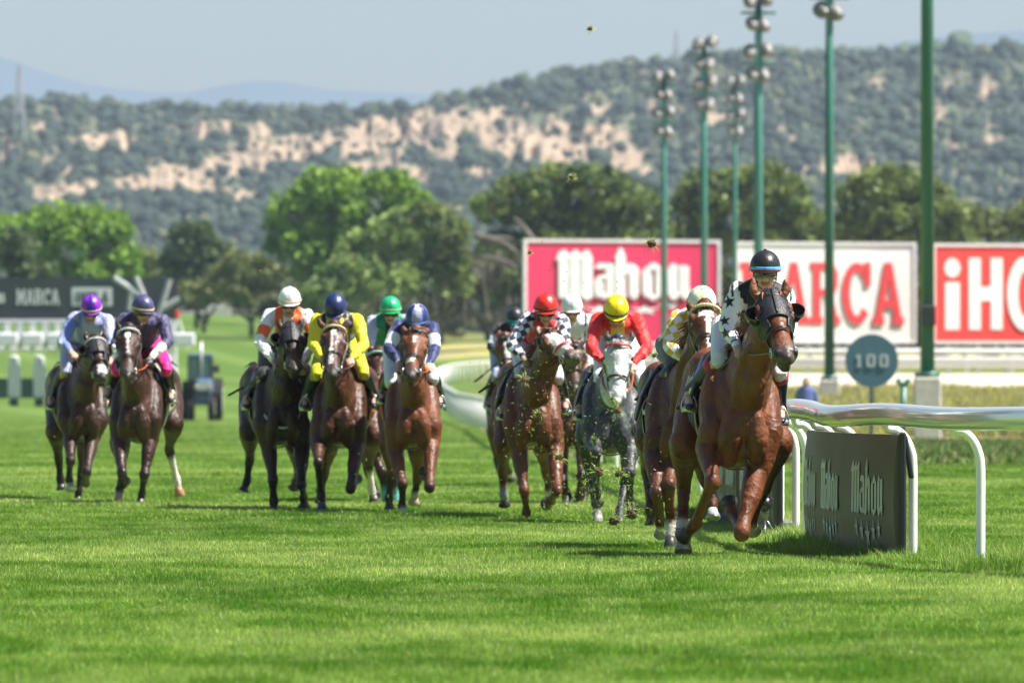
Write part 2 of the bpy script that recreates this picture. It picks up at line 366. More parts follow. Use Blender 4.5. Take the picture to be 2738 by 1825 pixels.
src = patch('turf_patch', 1500, 4, 4, .02, .09, .035, 16); pts = area_pts(258, 450, 3.4, cond=lambda x, y: x < railX(y) + 1)
scatter('grass', pts, rng.random(len(pts)) * 6.28, (.8 + .4 * rng.random(len(pts))) * np.clip((460 - pts[:, 1]) / 170, .15, 1), src)
# longer unmown grass along the foot of the rail and board
src = patch('tuft_patch', 420, .5, .5, .05, .15, .0055, 31, .8); pts = []
for y in np.arange(66, 150, .3):
    for q in range(2): X = float(railX(y)) + random.uniform(-.35, .75); pts.append((X, y, 0))
scatter('grass', np.array(pts), rng.random(len(pts)) * 6.28, .45 + .75 * rng.random(len(pts)), src)
# rough weeds beyond the lawn on the right
def weed_patch(name, seed, cols, h0, h1, nb=260, w=2.5):
    V, Fc, c = blades(nb, w, w, h0, h1, .05, seed, .9); r = np.random.default_rng(seed); cc = np.repeat(np.array(cols)[r.integers(0, len(cols), nb)], 5, 0)
    me = np_mesh(name, V, Fc, cc); me.materials.append(mat('weed_leaf', attr='Col', rough=.7, trans=.35, var=.2, vscale=.5)); return bpy.data.objects.new(name, me)
def rpts(n, y0, y1, u0, u1, minx=.8):
    o = []
    while len(o) < n:
        Y = random.uniform(y0, y1); X = random.uniform(u0, u1) * Y
        if X > railX(Y) + minx: o.append((X, Y, GZ(X, Y)))
    return np.array(o)
w1 = weed_patch('weed_patch', 3, [(.13, .24, .04), (.18, .28, .05), (.20, .22, .07), (.06, .13, .02), (.25, .24, .10)], .10, .24)
w2 = weed_patch('weed_patch', 4, [(.30, .29, .13), (.38, .36, .19), (.55, .48, .04), (.20, .27, .07), (.44, .42, .25)], .15, .38)
for nm, w_, cnt, y0, y1 in (('weeds', w1, 700, 168, 250), ('dry_grass', w2, 900, 290, 350)):
    p = rpts(cnt, y0, y1, -.002, .05); scatter(nm, p, rng.random(cnt) * 6.28, .6 + .7 * rng.random(cnt), w_)

# ------------------------------------------------------------------ hills
def fbm(x, y, z=0., o=4):
    s_ = 0; a = 1
    for k in range(o): s_ += a * noise.noise(Vector((x, y, z))); x *= 2.03; y *= 2.03; a *= .5
    return s_
RIDGE = [(-700, 215), (0, 235), (120, 230), (250, 243), (400, 248), (520, 250), (650, 257), (800, 257), (950, 248), (1000, 228), (1100, 216), (1200, 186), (1300, 166), (1450, 150), (1560, 142), (1640, 132), (1780, 127), (1900, 122), (2000, 122), (2100, 112), (2200, 106), (2352, 112), (3100, 130)]
SAND = [(640, 345, 110, 26), (780, 332, 100, 24), (900, 302, 110, 30), (1000, 305, 60, 42), (1100, 290, 100, 22), (1180, 325, 90, 38), (1290, 330, 70, 45), (1380, 330, 60, 42), (1440, 370, 42, 34), (1480, 405, 25, 15),
        (1130, 262, 60, 14), (970, 262, 32, 12), (1065, 262, 42, 13), (1380, 258, 50, 11), (250, 327, 80, 18), (460, 305, 22, 20), (510, 298, 20, 16), (590, 300, 32, 12), (545, 382, 80, 22), (420, 402, 75, 22),
        (330, 422, 70, 18), (220, 432, 80, 15), (110, 443, 60, 10), (460, 442, 60, 20), (560, 452, 45, 14), (900, 370, 30, 24), (820, 380, 40, 12), (1240, 375, 35, 20), (1030, 345, 25, 34), (10, 340, 16, 26),
        (90, 295, 25, 10), (150, 288, 25, 10), (110, 382, 25, 10), (1475, 175, 14, 11), (1500, 246, 16, 12), (1575, 258, 22, 11), (1650, 275, 28, 15), (1690, 297, 22, 10), (1790, 310, 16, 12), (1815, 328, 12, 12),
        (1220, 245, 16, 8), (1880, 397, 52, 20), (1960, 382, 46, 22), (2070, 387, 42, 13), (2180, 342, 20, 12), (2290, 330, 45, 12), (2010, 190, 20, 10), (2175, 205, 22, 14), (2265, 212, 22, 22), (2160, 265, 10, 26),
        (700, 292, 12, 8), (320, 325, 20, 10), (880, 420, 30, 10), (960, 410, 40, 18), (1100, 400, 30, 12), (50, 450, 40, 8), (160, 395, 20, 12), (340, 510, 16, 12)]
def sandv(x, y):
    v = 0
    for cx, cy, rx, ry in SAND:
        d = ((x - cx) / rx) ** 2 + ((y - cy) / ry) ** 2
        if d < 2.6: v = max(v, 1.75 - d)
    return v + .6 * fbm(x * .03, y * .12, 3.) + .6 * fbm(x * .12, y * .20, 9.) - .30
hx = np.concatenate([np.arange(-2600, -500, 30.), np.arange(-500, 2900, 7.), np.arange(2900, 5200, 30.)]); ht = np.linspace(0, 1, 90); HV = []; HC = []
def hill_pt(x, t):
    yr = float(interp(RIDGE, x)) + 6 + 8 * float(sstep(1750, 1950, x)); yb = 700.; y = yb + (yr - yb) * t
    Y = 2250 + 1350 * t + 70 * fbm(x * .012, t * 5, 1.) + 45 * fbm(x * .06, t * 5, 5.)
    p = PV(x, y, Y); p.z += 2.2 * fbm(x * .02, t * 9, 2.) * (1 if t < .97 else .3); return p, y
for t in ht:
    for x in hx:
        p, y = hill_pt(x, t); HV.append(p); s_ = max(0., min(1., sandv(x, y) * 2.2)); q = .5 + .5 * fbm(x * .03, y * .05, 12.)
        sc = Vector((.23, .165, .11)).lerp(Vector((.36, .27, .185)), min(1, max(0, q)))
        gc = Vector((.045, .065, .038)).lerp(Vector((.10, .11, .055)), min(1, max(0, q))); HC.append(tuple(gc.lerp(sc, s_)))
nc = len(hx); ii = np.arange(len(ht) - 1)[:, None] * nc + np.arange(nc - 1)[None]; Fq = np.stack([ii, ii + 1, ii + nc + 1, ii + nc], -1).reshape(-1, 4)
base_n = len(HV)                                                   # the back slope goes down again behind the ridge
for x in hx: p, y = hill_pt(x, 1.); HV.append((p.x * 1.35, p.y + 1400, 5)); HC.append((.1, .12, .06))
jj = (len(ht) - 1) * nc + np.arange(nc - 1); kk = base_n + np.arange(nc - 1); Fq = np.concatenate([Fq, np.stack([jj, jj + 1, kk + 1, kk], -1)])
tag(link_mesh('hills', np_mesh('hills', np.array([tuple(p) for p in HV]), Fq, np.array(HC), True), mat('hill_soil', attr='Col', rough=.95, var=.3, vscale=.05, bump=1., bscale=.3)), kind='structure')
# scrub and trees that cover the hillside as one mass
def lump(seed, n=8, m=6):
    mbq = MB(); mbq.ball((0, 0, .45), (.55, .55, .5), n=n, m=m); V = np.array(mbq.v); r = random.Random(seed)
    for i in range(len(V)): V[i] *= 1 + .28 * noise.noise(Vector(V[i]) * 2.2 + Vector((seed, 0, 0))) * 2 * .8
    return V, mbq.f
LUMPS = [lump(i * 3.7) for i in range(6)]
Vs, Fs, Cs = [], [], []; nv = 0; F3 = []
cnt = 0
while cnt < 24000:
    x = random.uniform(-450, 2850) if random.random() < .85 else random.uniform(-2500, 5100); t = random.random() ** .9; p, y = hill_pt(x, t); sv_ = sandv(x, y)
    if sv_ > .05 and random.random() < .90: continue
    if t > .985: t = .985
    if fbm(x * .05, t * 14, 21.) < -.22: continue
    r_ = random.uniform(.6, 1.7) if random.random() < .88 else random.uniform(1.7, 3.6)
    if sv_ > -.1: r_ *= .7
    V, fc = LUMPS[cnt % 6]; ang = random.random() * 6.28; ca, sa = math.cos(ang), math.sin(ang)
    W_ = np.stack([V[:, 0] * ca - V[:, 1] * sa, V[:, 0] * sa + V[:, 1] * ca, V[:, 2] * random.uniform(.7, 1.05)], 1) * r_ * 1.5 + np.array(tuple(p))
    q = random.random(); c = np.array((.009, .024, .020)) * (1 - q) + np.array((.028, .048, .028)) * q
    if random.random() < .05: c = np.array((.10, .11, .04))
    Vs.append(W_); F3 += [tuple(i + nv for i in f) for f in fc]; Cs.append(np.tile(c, (len(V), 1))); nv += len(V); cnt += 1
for i in range(520):                                                # crowns that stand up along the ridge
    x = -450 + 3300 * (i + random.random()) / 330; p, y = hill_pt(x, 1.); V, fc = LUMPS[i % 6]
    r_ = random.choice([1.5, 1.8, 2, 2.4, 3, 4]) * (1.0 if x > 1700 else .85) * (1.6 if (2080 < x < 2320 and random.random() < .3) else 1)
    W_ = V * np.array([r_ * 1.5, r_ * 1.5, r_ * 1.35]) + np.array(tuple(p)) - np.array([0, 0, .3 * r_])
    c = np.array((.035, .058, .032)) * random.uniform(.8, 1.5); Vs.append(W_); F3 += [tuple(k + nv for k in f) for f in fc]; Cs.append(np.tile(c, (len(V), 1))); nv += len(V)
tag(link_mesh('hillside_woods', np_mesh('hillside_woods', np.concatenate(Vs), F3, np.concatenate(Cs), True), mat('scrub_leaf', attr='Col', rough=.9, var=.35, vscale=.35, bump=1., bscale=1.2)), kind='stuff')
# far mountains
def mountain(name, prof, Y, dz=0):
    pr = catmull(prof, 5); top = [PV(a, b, Y) for a, b in pr]; V = []; n_ = len(top)
    for k, (dy, f) in enumerate(((-2200, 0), (-900, .55), (0, 1), (1500, 0))): V += [(p.x * (Y + dy) / Y, Y + dy, -5 + (p.z + 5) * f) for p in top]
    ii = np.arange(3)[:, None] * n_ + np.arange(n_ - 1)[None]; Fq = np.stack([ii, ii + 1, ii + n_ + 1, ii + n_], -1).reshape(-1, 4)
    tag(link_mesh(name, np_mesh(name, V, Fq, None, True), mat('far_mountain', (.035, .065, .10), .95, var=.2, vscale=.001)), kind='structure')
mountain('mountains', [(-600, 60), (-200, 100), (0, 133), (100, 165), (200, 195), (300, 208), (420, 214), (500, 199), (590, 188), (680, 193), (760, 207), (900, 214), (1200, 230)], 12500)
mountain('mountains', [(1750, 160), (1950, 118), (2100, 92), (2250, 76), (2400, 70), (2900, 60)], 12500)

# ------------------------------------------------------------------ haze
hz = MB(); hz.box((0, 6900, 260), (7600, 14200, 535)); o = hz.build('haze', None)
m = bpy.data.materials.new('haze_air'); m.use_nodes = True; n = m.node_tree; n.nodes.remove(n.nodes['Principled BSDF'])
pv = n.nodes.new('ShaderNodeVolumePrincipled'); pv.inputs['Color'].default_value = (.60, .75, .90, 1); pv.inputs['Density'].default_value = .000072; pv.inputs['Anisotropy'].default_value = .1
n.links.new(pv.outputs[0], n.nodes['Material Output'].inputs['Volume']); o.data.materials.append(m); tag(o, kind='stuff'); o['label'] = 'thin summer haze in the air'
# ------------------------------------------------------------------ trees
def tree(name, label, cat, lobes, Y, cols, n=5200, leaf=.42, trunk=None, gray=(.085, .07, .055), group=None, depth=.8, limbs=()):
    """lobes: (x, y, rx, ry) of the 2352-wide photo; each lobe is a clump of leaf-sized faces round its own centre"""
    s_ = F / K / Y; r = np.random.default_rng(int(lobes[0][0] * 7 + 3)); Vv = []; Cc = []; wsum = sum(l[2] * l[3] for l in lobes); cen = []
    bx = sum(l[0] * l[2] * l[3] for l in lobes) / wsum; base = PV(bx, 700, Y); base.z = GZ(base.x, base.y)
    for (x, y, rx, ry) in lobes:
        c = PV(x, y, Y); Rx, Rz = rx / s_, ry / s_; Ry = Rx * depth; c.y += random.uniform(-.35, .35) * Rx; cen.append((c, Rx, Rz))
        k = int(n * rx * ry / wsum); ncl = max(14, int(k / 34)); d = r.normal(size=(ncl, 3)); d /= np.linalg.norm(d, axis=1)[:, None]
        d[:, 2] = np.where(d[:, 2] < -.35, -d[:, 2], d[:, 2]); rad = .72 + .36 * r.random((ncl, 1)); cc = d * rad * np.array([Rx, Ry, Rz]) + np.array(tuple(c))
        tone = r.random(ncl); kk = k // ncl
        for j in range(ncl):
            cr = .17 * min(Rx, Rz) * (.8 + .7 * r.random()) + .35; pts = r.normal(size=(kk, 3)); pts /= (np.linalg.norm(pts, axis=1)[:, None] + 1e-6); pts *= (r.random((kk, 1)) ** .45) * cr; pts += cc[j]
            a = r.normal(size=(kk, 3)); a /= np.linalg.norm(a, axis=1)[:, None]; b_ = np.cross(a, r.normal(size=(kk, 3))); b_ /= np.linalg.norm(b_, axis=1)[:, None]
            w = leaf * (.6 + .8 * r.random((kk, 1))) / 2; Vv.append(np.stack([pts - a * w, pts + b_ * w * .62, pts + a * w, pts - b_ * w * .62], 1).reshape(-1, 3))
            t = np.clip(tone[j] + .25 * (r.random((kk, 1)) - .5), 0, 1); Cc.append(np.repeat(np.array(cols[0]) * (1 - t) + np.array(cols[1]) * t, 4, 0))
    V = np.concatenate(Vv); C = np.concatenate(Cc); q = np.arange(len(V)).reshape(-1, 4)
    root = empty(name, tuple(base)); tag(root, label, cat, group)
    link_mesh('crown', np_mesh('crown', V, q, C), mat('tree_leaf', attr='Col', rough=.6, var=.12, vscale=.4, trans=.3), root)
    tb = MB(); th = max(c[0].z for c in cen) - base.z; r0 = max(.18, th * .022)
    for c, Rx, Rz in cen:
        e = c - Vector((0, 0, Rz * .15)); mid = base.lerp(e, .5); mid.x = base.x * .6 + e.x * .4; tb.tube([base - Vector((0, 0, .3)), base + Vector((0, 0, th * .2)), mid, e], [r0, r0 * .85, r0 * .5, r0 * .15], n=7, res=4)
    for a, b_, w in limbs: p0, p1 = PV(*a, Y - 3), PV(*b_, Y - 3); tb.tube([p0, p0.lerp(p1, .5) + Vector((0, 0, w * 2)), p1], [w, w * .8, w * .4], n=6, res=4)
    tb.build('trunk', mat('bark_' + str(round(gray[0], 2)), gray, .9, var=.3, vscale=1.5, bump=.6, bscale=8), root, True)
    return root
LG = ((.10, .22, .014), (.27, .43, .045)); OL = ((.10, .14, .03), (.24, .28, .08)); DK = ((.035, .075, .022), (.12, .17, .05)); PN = ((.04, .085, .020), (.24, .31, .07)); GR = ((.12, .125, .075), (.24, .23, .16))
tree('leafy_tree', 'bright green round leafy tree rising behind the dark banner of the starting gate', 'tree', [(60, 560, 75, 70), (150, 555, 80, 72), (230, 560, 70, 70), (275, 620, 50, 60), (100, 640, 90, 50), (200, 650, 90, 50)], 800, LG, 9000, .5)
tree('holm_oak', 'dark green tree at the left edge in front of the bright leafy one', 'tree', [(30, 600, 55, 60), (75, 640, 50, 45)], 785, DK, 3000, .45)
tree('holm_oak', 'dark round tree between the two bright green trees', 'tree', [(440, 575, 58, 58), (480, 600, 50, 45), (420, 620, 55, 45), (470, 640, 70, 40)], 860, DK, 6500, .45)
tree('olive_bush', 'low olive bush left of the dark round tree', 'bush', [(340, 615, 40, 35), (370, 650, 50, 30)], 900, OL, 2200, .4)
tree('olive_bush', 'wide olive green bush right of the dark round tree', 'bush', [(560, 625, 60, 40), (620, 650, 55, 40), (520, 660, 60, 30), (600, 680, 80, 28)], 830, OL, 4200, .4)
tree('olive_bush', 'low grey green bush below the dark round tree', 'bush', [(440, 680, 50, 25), (500, 685, 50, 22)], 845, OL, 2200, .4)
tree('leafy_tree', 'large bright green tree with a tall uneven crown right of centre of the left half', 'tree', [(690, 500, 70, 60), (760, 470, 80, 70), (800, 440, 55, 42), (880, 450, 75, 50), (940, 490, 70, 45), (700, 570, 80, 60), (800, 560, 100, 70), (760, 640, 90, 60)], 820, LG, 15000, .5)
tree('olive_tree', 'grey green tree in front of the large bright one', 'tree', [(870, 590, 90, 60), (920, 540, 70, 50), (850, 650, 110, 60), (960, 640, 80, 60), (780, 690, 90, 45)], 800, ((.12, .21, .04), (.36, .46, .12)), 9500, .45)
tree('pine', 'olive coloured pine leaning at the right of the bright green tree', 'tree', [(980, 510, 70, 35), (1030, 550, 50, 45), (1020, 610, 50, 55), (1040, 660, 40, 40)], 790, PN, 6500, .42)
tree('umbrella_pine', 'broad umbrella pine with bare grey limbs behind the pink billboard', 'tree', [(1290, 420, 100, 38), (1210, 450, 80, 42), (1370, 440, 90, 42), (1130, 495, 55, 42), (1440, 475, 80, 45), (1240, 500, 70, 38), (1340, 510, 80, 42), (1460, 530, 70, 40), (1390, 540, 80, 40), (1170, 575, 70, 40), (1270, 570, 90, 45), (1380, 580, 90, 45), (1480, 575, 70, 45)], 760, PN, 20000, .42,
     gray=(.13, .115, .10), limbs=[((1090, 540), (1230, 620), .28), ((1100, 590), (1230, 650), .25), ((1250, 620), (1180, 500), .3), ((1110, 560), (1200, 560), .2)])
tree('umbrella_pine', 'umbrella pine behind the slim lamp masts and the gap between the billboards', 'tree', [(1640, 450, 85, 50), (1740, 430, 85, 48), (1790, 460, 65, 48), (1600, 500, 60, 50), (1700, 500, 90, 50), (1820, 510, 60, 40), (1560, 560, 60, 45), (1650, 565, 90, 45), (1760, 565, 90, 45)], 770, PN, 15000, .42)
tree('umbrella_pine', 'round umbrella pine above the red lettered white billboard', 'tree', [(2040, 430, 85, 42), (1985, 470, 70, 48), (2110, 455, 75, 48), (2170, 500, 60, 38), (2050, 510, 110, 42), (1960, 550, 80, 45), (2070, 560, 90, 45), (2170, 560, 70, 40)], 780, PN, 15000, .42)
tree('olive_tree', 'pale olive tree at the right edge above the red billboard', 'tree', [(2240, 530, 60, 45), (2310, 535, 60, 48), (2370, 520, 60, 50), (2180, 550, 60, 30), (2420, 540, 60, 50)], 800, OL, 7000, .42)
tree('olive_tree', 'olive tree between the two umbrella pines on the right', 'tree', [(1880, 530, 60, 35), (1920, 545, 60, 30), (1840, 560, 60, 30)], 790, OL, 4200, .42)
tree('bare_thicket', 'grey brown leafless thicket under the pines left of the pink billboard', 'thicket', [(1080, 690, 60, 50), (1150, 680, 60, 55), (1020, 710, 60, 40), (1200, 640, 60, 60), (1110, 630, 50, 40), (1120, 745, 120, 22)], 800, GR, 6500, .35, gray=(.12, .105, .09), limbs=[((1060, 740), (1090, 600), .12), ((1120, 745), (1105, 590), .12), ((1160, 745), (1180, 590), .14), ((1190, 700), (1150, 600), .1)])
tree('bare_thicket', 'dim olive thicket behind the riders in green and navy', 'thicket', [(860, 760, 120, 22), (700, 745, 90, 20), (980, 755, 80, 25), (700, 700, 70, 40), (780, 725, 70, 30), (880, 725, 80, 30), (960, 720, 70, 35), (640, 705, 50, 30)], 815, ((.07, .10, .04), (.17, .19, .08)), 8500, .4)
HEDGE = [(1230, 800), (1330, 795), (1450, 800), (1560, 795), (1680, 800), (1800, 798), (1920, 795), (2040, 800), (2160, 798), (2280, 795), (2400, 798)]
for i, (x, y) in enumerate(HEDGE):
    pos = ['left end of the pink billboard', 'first letters of the pink billboard', 'middle of the pink billboard', 'right part of the pink billboard', 'gap between the pink and the white billboard', 'left part of the white billboard', 'middle of the white billboard', 'right end of the white billboard', 'gap between the white and the red billboard', 'letters of the red billboard', 'right end of the red billboard'][i]
    tree('hedge_shrub', 'dark green shrub below the ' + pos, 'shrub', [(x - 35, y, 42, 40), (x + 30, y - 6, 42, 42), (x, y - 60, 62, 60), (x - 40, y - 120, 50, 60), (x + 35, y - 130, 50, 60)], 660, ((.05, .08, .02), (.16, .19, .06)), 2600, .45, group='shrubs behind the billboards')

for i, (x, w_, tp, lb) in enumerate(((180, 90, 690, 'behind the upright stalls'), (330, 80, 690, 'at the right end of the gate banner'), (470, 80, 690, 'left of the pale wall'), (600, 80, 690, 'above the low stone wall'), (730, 80, 715, 'above the white helmet'), (860, 80, 722, 'above the navy helmet'), (990, 80, 722, 'above the green helmet'))):
    tree('brushwood', 'dark brushwood under the trees ' + lb, 'brush', [(x - 30, tp + 8, 50, 24), (x + 35, tp, 55, 26), (x, tp - 18, 60, 24)], 880 if x > 400 else 830, ((.05, .085, .025), (.16, .20, .06)), 2600, .42)
# ------------------------------------------------------------------ lettering shapes in a unit box
def stroke(a, b_, w): 
    (x0, y0), (x1, y1) = a, b_; return [(x0 - w / 2, y0), (x0 + w / 2, y0), (x1 + w / 2, y1), (x1 - w / 2, y1)]
def ringp(cx, cy, rx, ry, wx, wy, a0=0, a1=360, n=20):
    o = []
    for i in range(n):
        t0, t1 = R(a0 + (a1 - a0) * i / n), R(a0 + (a1 - a0) * (i + 1) / n)
        o.append([(cx + rx * math.cos(t0), cy + ry * math.sin(t0)), (cx + rx * math.cos(t1), cy + ry * math.sin(t1)), (cx + (rx - wx) * math.cos(t1), cy + (ry - wy) * math.sin(t1)), (cx + (rx - wx) * math.cos(t0), cy + (ry - wy) * math.sin(t0))])
    return o
def rect(x0, y0, x1, y1): return [(x0, y0), (x1, y0), (x1, y1), (x0, y1)]
SLAB = {   # heavy slab capitals, width 1 height 1
 'M': [rect(0, 0, .36, .12), rect(.64, 0, 1, .12), rect(.08, .12, .28, 1), rect(.72, .12, .92, 1), rect(0, .88, .08, 1), rect(.92, .88, 1, 1), [(.28, 1), (.28, .55), (.5, .12), (.5, .5)], [(.72, 1), (.5, .5), (.5, .12), (.72, .55)]],
 'A': [rect(-.02, 0, .36, .12), rect(.64, 0, 1.02, .12), [(.06, .12), (.30, .12), (.50, .76), (.38, 1)], [(.70, .12), (.94, .12), (.62, 1), (.50, .76)], [(.38, 1), (.5, .76), (.62, 1)], [(.35, .28), (.65, .28), (.61, .40), (.39, .40)]],
 'R': [rect(0, 0, .42, .12), rect(.08, .12, .34, .88), rect(0, .88, .6, 1), rect(.34, .46, .6, .57), [(.55, 1), (.55, .88), (.66, .84), (.8, .96)], [(.8, .96), (.66, .84), (.66, .62), (.92, .62), (.92, .84)], [(.92, .62), (.66, .62), (.55, .57), (.55, .46), (.8, .47)], [(.48, .46), (.74, .46), (.92, .12), (.64, .12)], rect(.64, 0, 1, .12)],
 'C': ringp(.5, .5, .5, .5, .26, .14, 40, 320, 18) + [rect(.76, .62, .96, 1)],
 'H': [rect(.04, 0, .36, 1), rect(.64, 0, .96, 1), rect(.36, .4, .64, .6)],
 'O': ringp(.5, .5, .5, .52, .30, .2, 0, 360, 26), 'L': [rect(.05, 0, .38, 1), rect(.38, 0, .95, .2)],
 'i': [rect(.2, 0, .8, .66)] + [[(.5, .86), (.5 + .34 * math.cos(R(45 * k)), .86 + .14 * math.sin(R(45 * k))), (.5 + .34 * math.cos(R(45 * k + 45)), .86 + .14 * math.sin(R(45 * k + 45)))] for k in range(8)],
 '1': [rect(.42, .06, .68, 1), [(.42, 1), (.42, .78), (.18, .72), (.18, .82)], rect(.2, 0, .9, .06)], '0': [rect(.08, .12, .34, .88), rect(.66, .12, .92, .88), [(.08, .12), (.34, .18), (.66, .18), (.92, .12), (.78, 0), (.22, 0)], [(.08, .88), (.22, 1), (.78, 1), (.92, .88), (.66, .82), (.34, .82)]]}
def blade(x, y0, y1, w, top=.05, bot=.0):
    w *= GW       # a stem with pointed ends
    return [(x - w / 2, y0 + bot), (x, y0), (x + w / 2, y0 + bot), (x + w / 2, y1 - top), (x, y1), (x - w / 2, y1 - top)]
GW = 1.0
GOTHIC = []                                      # the blackletter word, unit box
for x in (.055, .14, .225): GOTHIC.append(blade(x, .03, .96, .062, .16))
GOTHIC += [[(.0, .76), (.03, .93), (.06, .78), (.03, .74)], [(.055, .80), (.14, .92), (.14, .82), (.055, .72)], [(.14, .80), (.225, .92), (.225, .82), (.14, .72)], [(.19, .06), (.225, -.02), (.265, .06), (.225, .12)],
           blade(.315, .02, .44, .05, .1, .1), blade(.405, .02, .70, .052, .1, .05), [(.29, .60), (.33, .70), (.42, .68), (.38, .58)], [(.30, .34), (.315, .44), (.40, .52), (.40, .44)], [(.30, .14), (.36, .0), (.42, .12), (.36, .12)], [(.40, .08), (.44, -.02), (.465, .08)],
           blade(.475, .02, 1.0, .055, .18, .04), [(.44, .80), (.475, .96), (.475, .78)], [(.49, .52), (.55, .70), (.585, .62), (.52, .46)], blade(.575, .0, .66, .055, .06, .10), [(.45, .06), (.475, -.01), (.52, .06)],
           blade(.675, .03, .62, .055, .1, .1), blade(.775, .03, .62, .055, .1, .1), [(.65, .54), (.725, .71), (.80, .54), (.725, .57)], [(.65, .12), (.725, -.02), (.80, .12), (.725, .10)],
           blade(.865, .0, .66, .055, .08, .12), blade(.95, .06, .66, .055, .02, .04), [(.84, .12), (.875, -.02), (.95, .14), (.90, .14)], [(.92, .16), (.96, -.01), (1.0, .16), (.96, .24)], [(.84, .56), (.865, .70), (.90, .62)]]
STARS5 = [star(x, y, r, .38, 90, 1, 1) for x, y, r in ((.2, .78, .09), (.35, .70, .105), (.5, .6, .12), (.65, .70, .105), (.8, .78, .09))]
def place(polys, x0, y0, w, h): return [[(x0 + a * w, y0 + b_ * h) for a, b_ in pl] for pl in polys]
# ------------------------------------------------------------------ billboards
WHITE = mat('white_paint', (.78, .78, .76), .45, var=.05, vscale=1.)
def billboard(label, x0, x1, ytop, ybot, Y, panel, graphics, frame=(.70, .68, .68)):
    a, b_ = PV(x0, ybot, Y), PV(x1, ytop, Y); w, h = b_.x - a.x, b_.z - a.z; g0 = GZ((a.x + b_.x) / 2, Y); root = empty('billboard', ((a.x + b_.x) / 2, Y, g0)); tag(root, label, 'billboard', 'sponsor billboards beyond the course')
    q = MB(); q.box((a.x + w / 2, Y, a.z + h / 2), (w, .12, h)); q.build('panel', panel, root)
    fr = MB(); t = .16
    for cx, cz, sx_, sz_ in ((w / 2, -t / 2, w + 2 * t, t), (w / 2, h + t / 2, w + 2 * t, t), (-t / 2, h / 2, t, h), (w + t / 2, h / 2, t, h)): fr.box((a.x + cx, Y - .02, a.z + cz), (sx_, .24, sz_))
    fr.build('frame', mat('frame_grey_%d' % int(frame[1] * 100), frame, .5), root)
    for k in range(6):
        p = MB(); X = a.x + w * (k + .5) / 6; p.box((X, Y + .2, (g0 + a.z + h * .8) / 2), (.14, .14, a.z + h * .8 - g0)); p.build('support_post', mat('post_steel', (.45, .47, .47), .5, .5), root)
    for nm, mt, polys in graphics:
        q = MB(); flat_polys(q, polys, Vector((a.x, Y - .065, a.z)), Vector((w, 0, 0)), Vector((0, 0, h)), .02, Vector((0, -1, 0)), eps=.002); q.build(nm, mt, root)
    root.rotation_euler = (0, 0, R(24)); root.scale = (1 / math.cos(R(24)), 1, 1)
    return root
RED = mat('red_print', (.72, .055, .06), .5, var=.04); PINK = mat('crimson_panel', (.66, .028, .10), .5, var=.06, vscale=.4); ORR = mat('orange_red_panel', (.80, .045, .035), .5, var=.06, vscale=.4)
def word(txt, x0, y0, w, h, gap=.12, wd={}):
    o = []; tot = sum(wd.get(c, 1) for c in txt) + gap * (len(txt) - 1); u_ = w / tot; x = x0
    for c in txt: k = wd.get(c, 1) * u_; o += place(SLAB[c], x, y0, k, h); x += k + gap * u_
    return o
st = [p for s_ in STARS5 for p in s_]
billboard('crimson billboard with the white gothic word and stars', 1208, 1648, 557, 786, 600, PINK, [('lettering', WHITE, place(GOTHIC, .155, .43, .70, .52) + place(GOTHIC, .163, .43, .70, .52) + place(GOTHIC, .147, .43, .70, .52)), *[('star', WHITE, place(s5, .1, -.06, .8, .55)) for s5 in STARS5]])
billboard('white billboard with big red slab letters', 1690, 2099, 563, 782, 600, WHITE, [('lettering', RED, word('MARCA', .015, .17, .925, .65, .06, {'M': 1.25}))])
billboard('red billboard with white lettering cut off by the right edge', 2143, 2560, 567, 783, 600, ORR, [('lettering', WHITE, word('iHOLA', .03, .12, .95, .76, .10, {'i': .78, 'H': 1.2, 'O': 1.2}))])

